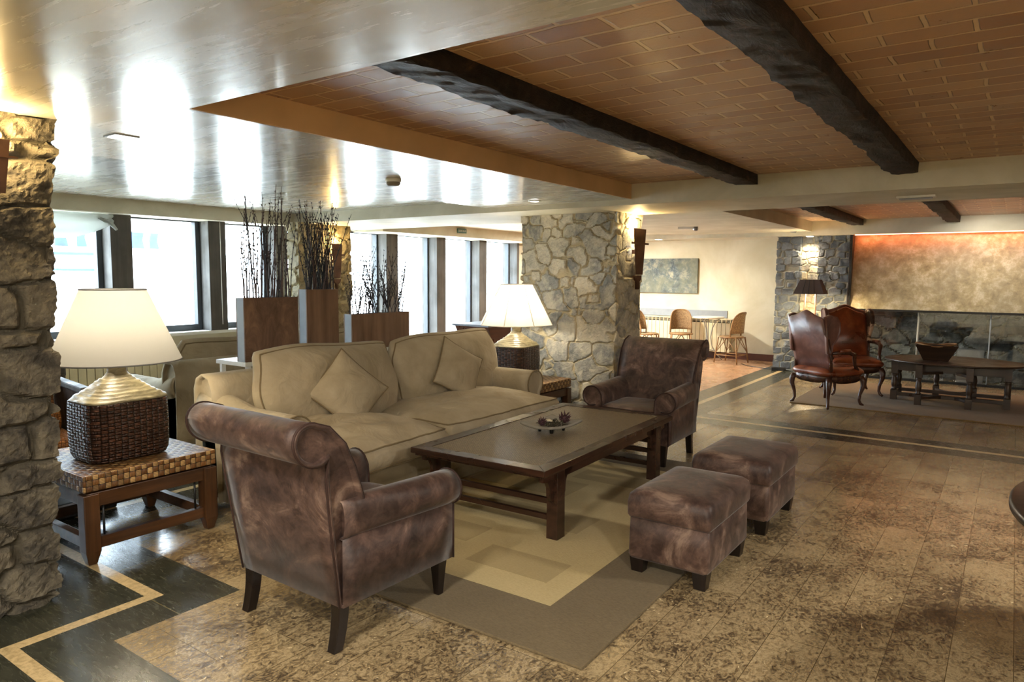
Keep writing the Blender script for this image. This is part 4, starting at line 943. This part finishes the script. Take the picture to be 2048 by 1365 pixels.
L = light('AREA', (-.2, 11.70, 2.115), 2.2, (1, .22, .08), 3.6, .03, (0, .55, -1)); L.name = 'cove_light'
b = B(); b.box(-2.0, 1.8, 11.655, 11.67, 2.118, 2.13); tag(b.done('led_strip', 'led'), 'orange light strip hidden along the top of the hood', 'light strip')
L = light('SPOT', (-.3, 10.6, 2.3), 25, (1, .92, .78), .05, to=(0, .9, -1), spot_size=math.radians(120), spot_blend=.9); L.name = 'hearth_spot'

# floor lamp
t = empty('floor_lamp', 'two-post floor lamp with dark pleated shade before the fireplace pillar', 'floor lamp', (-2.50, 11.25, 0))
def frus(z0, z1, a0, b0, a1, b1): return [[(-a0, -b0, z0), (a0, -b0, z0), (a0, b0, z0), (-a0, b0, z0)], [(-a1, -b1, z1), (a1, -b1, z1), (a1, b1, z1), (-a1, b1, z1)]]
b = B(); b.rings(frus(1.245, 1.455, .215, .15, .135, .085), False, cap=False); sh = b.done('lamp_shade', 'shadedark', t); md = sh.modifiers.new('s', 'SOLIDIFY'); md.thickness = .006
b = B()
for k in (-1, 0, 1): b.tube([(k*.085, -.152, 1.247), (k*.055, -.087, 1.453)], .004, 5)
b.done('rib', 'dark', sh)
for x in (-.075, .075): B().tube([(x, 0, .03), (x, 0, 1.28)], .013, 10).done('pole', 'rust', t)
B().lathe([(.15, 0), (.15, .02), (.05, .035)], n=28).done('base', 'rust', t); B().box(-.09, .09, -.008, .008, 1.27, 1.285).done('crossbar', 'rust', t)
for x in (-.075, .075):
    B().lathe([(.001, 1.30), (.022, 1.31), (.03, 1.34), (.02, 1.38), (.001, 1.385)], (x, 0, 0), 12).done('bulb', 'bulb', t)
L = light('POINT', (0, 0, 1.27), 26, (1, .78, .45), .05); L.parent = t

# wing chairs
def wing(label, loc, rz, hide='cowhide'):
    t = empty('wing_armchair', label, 'armchair', loc, rz)  # faces +Y, back at y<0
    # back pad with serpentine top
    def bp(y0, y1, w, z0, z1, nm, mat, th):
        b = B(); rings = []; n = 16
        for i in range(n+1):
            u = i/n*2-1; zt = z1-.05*abs(u)**1.5+.035*math.cos(u*PI*1.0)*(1-abs(u))-.02*(1 if abs(u) > .97 else 0); rings.append([(w*u, y0-.0, z0), (w*u, y0+th+.02*(1-u*u), z0), (w*u, (y0+y1)/2+th+.03*(1-u*u), (z0+zt)/2), (w*u, y1+th, zt-.015), (w*u, y1+th*.5, zt), (w*u, y1, zt-.01), (w*u, (y0+y1)/2, (z0+zt)/2)])
        return b.rings(rings, True).done(nm, mat, t)
    bp(.0, -.17, .26, .40, 1.09, 'back_panel', 'leatherdark', .03)
    bp(.032, -.138, .225, .40, 1.06, 'back_cushion', 'leather', .04)
    for s in (-1, 1):
        # wing: curved ear
        pl = [(-.15, 1.05), (-.08, 1.075), (.02, 1.05), (.075, .98), (.08, .89), (.04, .80), (-.02, .73), (-.03, .66), (-.06, .62), (-.09, .64)]
        B().extr(pl, 0, s*.262-.022, s*.262+.022, .012).done('wing', hide if s < 0 else 'leatherdark', t)
        # arm rail and support
        a = B().tube([(s*.27, -.03, .64), (s*.29, .10, .645), (s*.30, .22, .64), (s*.30, .29, .615), (s*.285, .31, .58), (s*.27, .34, .50), (s*.26, .40, .42)], [.018, .022, .024, .026, .022, .018, .024], 10).done('armrest', 'walnut', t)
        B().tube([(s*.29, .06, .662), (s*.30, .22, .66)], [.022, .022], 10).done('arm_pad', 'leather', a)
        B().tube([(s*.25, -.01, .36), (s*.26, -.02, .56), (s*.265, -.09, .80)], [.022, .018, .018], 8).done('back_post', 'walnut', t)
    # seat
    c = cushion('seat_cushion', .56, .56, .07, .07, 'leather', t, p=3.5, pinch=.0, wr=.003, seed=3, pipe=False, corner=.10, n=20); c.location = (0, .22, .405)
    n = 24; b = B(); rings = []
    def outl(q, z):
        out = []
        for j in range(40):
            a = 2*PI*j/40; cx, sy = math.cos(a), math.sin(a); k = (abs(cx)**5+abs(sy)**5)**(-.2); x = .285*q*cx*k; y = .22+.285*q*sy*k; out.append((x, y, z(x, y)))
        return out
    b.rings([outl(1.0, lambda x, y: .375), outl(1.02, lambda x, y: .35), outl(1.0, lambda x, y: .285+.05*min(1, (abs(x)/.28)**3 if abs(y-.22) > .25 else (abs(y-.22)/.28)**3)), outl(.9, lambda x, y: .32)]).done('seat_rail', 'walnut', t)
    for sx in (-1, 1):
        for sy, y in ((-1, -.03), (1, .47)):
            b = B(); ox, oy = sx*.25, y; dx, dy = sx, sy
            b.tube([(ox, oy, .35), (ox+.02*dx, oy+.02*dy, .30), (ox+.022*dx, oy+.022*dy, .24), (ox, oy, .14), (ox-.004*dx, oy-.004*dy, .07), (ox+.008*dx, oy+.008*dy, .03), (ox+.03*dx, oy+.03*dy, .012)], [.034, .034, .028, .019, .016, .017, .013], 10).done('leg', 'walnut', t)
    return t
wing('brown leather wing armchair seen from behind at an angle', (-1.86, 8.70, 0), math.radians(-31), 'leatherdark')
wing('brown leather wing armchair facing forward, beside the hearth', (-1.77, 10.12, .013), math.radians(180+26)).scale = (1.06, 1.06, 1)
# gateleg table
t = empty('gateleg_table', 'oval dark oak gateleg table with turned legs by the fireplace', 'table', (-.56, 9.93, .013))
b = B(); b.rings([[(.73*r*math.cos(a), .56*r*math.sin(a), z) for a in np.linspace(0, 2*PI, 49)[:-1]] for r, z in ((.985, .475), (1, .48), (1, .492), (.99, .497))], True).done('tabletop', 'gatewood', t)
def turned(x, y, z1=.42):
    w = .034; b = B()
    for z_ in ((0, .12), (z1-.10, z1+.05)): b.box(x-w, x+w, y-w, y+w, *z_)
    b.lathe([(.024, .12), (.036, .13), (.022, .145), (.03, .17), (.034, .22), (.026, .27), (.02, .285), (.034, .30), (.024, z1-.10)], (x, y, 0), 14); b.done('leg', 'gatewood', t, 0)
for x in (-.585, .555):
    for y in (-.22, .22): turned(x, y)
for x in (-.30, .20): turned(x, -.49); 
for x in (.21, -.19): turned(x, .44)
b = B()
for y in (-.22, .22): b.box(-.56, .53, y-.012, y+.012, .36, .474); b.box(-.56, .53, y-.018, y+.018, .05, .09)
for x in (-.585, .555): b.box(x-.012, x+.012, -.2, .2, .36, .474); b.box(x-.018, x+.018, -.2, .2, .05, .09)
b.done('frame', 'gatewood', t, bevel=.003)
b = B()
for x, y in ((-.30, -.49), (.20, -.49), (.21, .44), (-.19, .44)):
    s = 1 if y > 0 else -1; xx = 0 if abs(x) else 0
    for z in (.06, .35): b.hexa([(x-.014, y-s*.03, z), (x+.014, y-s*.03, z), (x*.3+.014, s*.23, z), (x*.3-.014, s*.23, z)], [(x-.014, y-s*.03, z+.03), (x+.014, y-s*.03, z+.03), (x*.3+.014, s*.23, z+.03), (x*.3-.014, s*.23, z+.03)])
b.done('gate', 'gatewood', t)
b = B()
def br(a, c, z, r=.0): return [(a, -c, z), (a, c, z), (-a, c, z), (-a, -c, z)]
bo = empty('basket', 'dark tapered wooden basket on the gateleg table', 'basket', (-.74, 9.85, .51), .15)
b = B(); b.rings([br(.13, .09, 0), br(.215, .15, .17), br(.22, .155, .185), br(.20, .135, .175), br(.12, .08, .012)], False).done('body', 'gatewood', bo)
b = B(); b.tube([(x*1.0, y*1.0, .187+.014*math.cos(2*math.atan2(y, x))) for x, y in [(.21*math.cos(a), .15*math.sin(a)) for a in np.linspace(0, 2*PI, 30)[:-1]]], .01, 8, closed=True).done('rim', 'rattan', bo)
b = B()
for k in (-.5, 0, .5): b.box(-.20, .20, -.156+.0, -.152, .05+.0, .06)
# bistro set
t = empty('bistro_table', 'round white bistro table with curved grey iron legs by the back wall', 'bistro table', (-4.42, 12.28, 0))
B().lathe([(.26, .755), (.27, .762), (.27, .778), (.262, .782)], n=36).done('tabletop', 'marble', t)
for k in range(3):
    a = k*2*PI/3+.5; c, s_ = math.cos(a), math.sin(a)
    B().tube([(c*r, s_*r, z) for r, z in ((.21, .755), (.13, .70), (.07, .58), (.045, .42), (.07, .26), (.15, .12), (.22, .05), (.25, .012))], .009, 8).done('leg', 'iron', t)
B().tube([(0, 0, .30), (0, 0, .755)], .009, 8).done('stem', 'iron', t)
B().tube([(.11*math.cos(a), .11*math.sin(a), .18) for a in np.linspace(0, 2*PI, 20)[:-1]], .006, 6, closed=True).done('ring', 'iron', t)
def wicker(label, loc, rz):
    t = empty('wicker_chair', label, 'chair', loc, rz)  # faces +Y
    B().lathe([(.001, .445), (.2, .445), (.205, .455), (.2, .465), (.001, .468)], n=28, sx=1, sy=.95).done('seat', 'cane', t)
    B().tube([(.205*math.cos(a), .195*math.sin(a), .45) for a in np.linspace(0, 2*PI, 28)[:-1]], .013, 8, closed=True).done('seat_rim', 'rattan', t)
    # hooped back
    b = B(); n = 14; vs = []; m = 8
    for i in range(n+1):
        a = math.radians(200+140*i/n); u = (i/n*2-1); top = .55+.33*(1-abs(u)**3.0)**.5 if abs(u) < 1 else .55
        for j in range(m+1): z = .52+(max(top, .52)-.52)*j/m; k = 1+.12*(z-.5); vs.append((.20*math.cos(a)*k, .195*math.sin(a)*k-.05*(z-.5), z))
    fs = [(i*(m+1)+j, (i+1)*(m+1)+j, (i+1)*(m+1)+j+1, i*(m+1)+j+1) for i in range(n) for j in range(m)]
    o = b.add(vs, fs, True).done('backrest', 'cane', t); md = o.modifiers.new('s', 'SOLIDIFY'); md.thickness = .008
    hp = [vs[i*(m+1)+m] for i in range(n+1)]
    hp = [(hp[0][0]*1.0, hp[0][1]+.0, .45)]+hp+[(hp[-1][0], hp[-1][1], .45)]
    B().tube(hp, .013, 8).done('back_hoop', 'rattan', t)
    for sx in (-1, 1):
        for sy in (-1, 1): B().tube([(sx*.165, sy*.16, .45), (sx*.185, sy*.19, .22), (sx*.20, sy*.215, 0)], .012, 8).done('leg', 'rattan', t)
    b = B()
    for s in (-1, 1):
        b.tube([(s*.185, -.19, .14), (s*.185, .19, .14)], .008, 6); b.tube([(-.185, s*.19, .14), (.185, s*.19, .14)], .008, 6)
        for q in (-1, 1): b.tube([(s*.19, q*.195, .18), (0, q*.17, .44)], .007, 6); b.tube([(q*.19, s*.195, .18), (q*.17, 0, .44)], .007, 6)
    b.done('brace', 'rattan', t); return t
wicker('cane bistro chair to the right of the bistro table, turned toward it', (-3.97, 12.20, 0), math.radians(80))
wicker('cane bistro chair behind the bistro table, its round back to the radiator', (-4.93, 12.28, 0), math.radians(205))
wicker('cane bistro chair mostly hidden behind the pale stone pillar', (-5.42, 11.9, 0), math.radians(-80))
t = empty('painting', 'unframed grey-blue abstract relief painting on the cream back wall', 'painting', (-5.55, 12.795, 1.50)); B().box(-.72, .72, -.035, 0, -.325, .325).done('canvas', 'paint', t, bevel=.004)
pts = [(-3.75, 12.1, .006), (-3.6, 11.9, .006), (-3.3, 11.75, .006), (-2.9, 11.70, .006), (-2.6, 11.45, .006), (-2.5, 11.3, .02)]
tag(B().tube(pts, .006, 6).done('power_cable', 'black'), 'black cable on the floor from the back wall to the floor lamp', 'cable')
tag(B().box(-3.12, -2.92, 11.60, 11.70, .001, .05).done('power_strip', 'black', bevel=.006), 'black socket block on the floor at the foot of the fireplace pillar', 'power strip')
b = B(); b.box(-5.0, -4.62, 1.75, 2.15, .002, .10); tag(b.done('floor_box', 'black', bevel=.01), 'flat black box on the floor behind the left side table', 'box')
# round table at the right edge
t = empty('round_table', 'dark round tabletop cut off at the right edge of the frame', 'table', (.925, 3.08, 0)); B().lathe([(.001, .68), (.88, .68), (.90, .69), (.90, .71), (.89, .72), (.001, .72)], n=72).done('tabletop', 'blackwood', t)
B().lathe([(.3, 0), (.3, .03), (.06, .08), (.05, .6), (.1, .68)], n=24).done('pedestal', 'blackwood', t)
# added fill lights out of view, built as round ceiling lamps to brighten the room
for x, y, z, pw in ((-1.4, .3, ZC, 16), (1.2, .3, ZC, 35), (-1.4, -2, ZC, 50), (1.8, -2.2, ZC, 50), (1.6, 4.0, 2.3, 30), (-6.0, 10.9, 2.245, 60), (-4.6, 11.7, 2.245, 0)):
    if pw == 0: continue
    t = empty('ceiling_light', 'added round flat fill light '+{(-1.4, .3): 'above and left of the camera', (1.2, .3): 'above and right of the camera', (-1.4, -2): 'well behind the camera on the left', (1.8, -2.2): 'well behind the camera on the right', (1.6, 4.0): 'in the brick ceiling beyond the right edge'}.get((x, y), 'hidden behind the pale stone pillar'), 'ceiling light', (x, y, z)); B().lathe([(.16, 0), (.16, -.03), (.15, -.035)], n=28).done('diffuser', 'lampglow', t)
    L = light('AREA', (0, 0, -.05), pw, (1, .93, .82), .3); L.data.shape = 'DISK'; L.parent = t
bpy.context.view_layer.update()
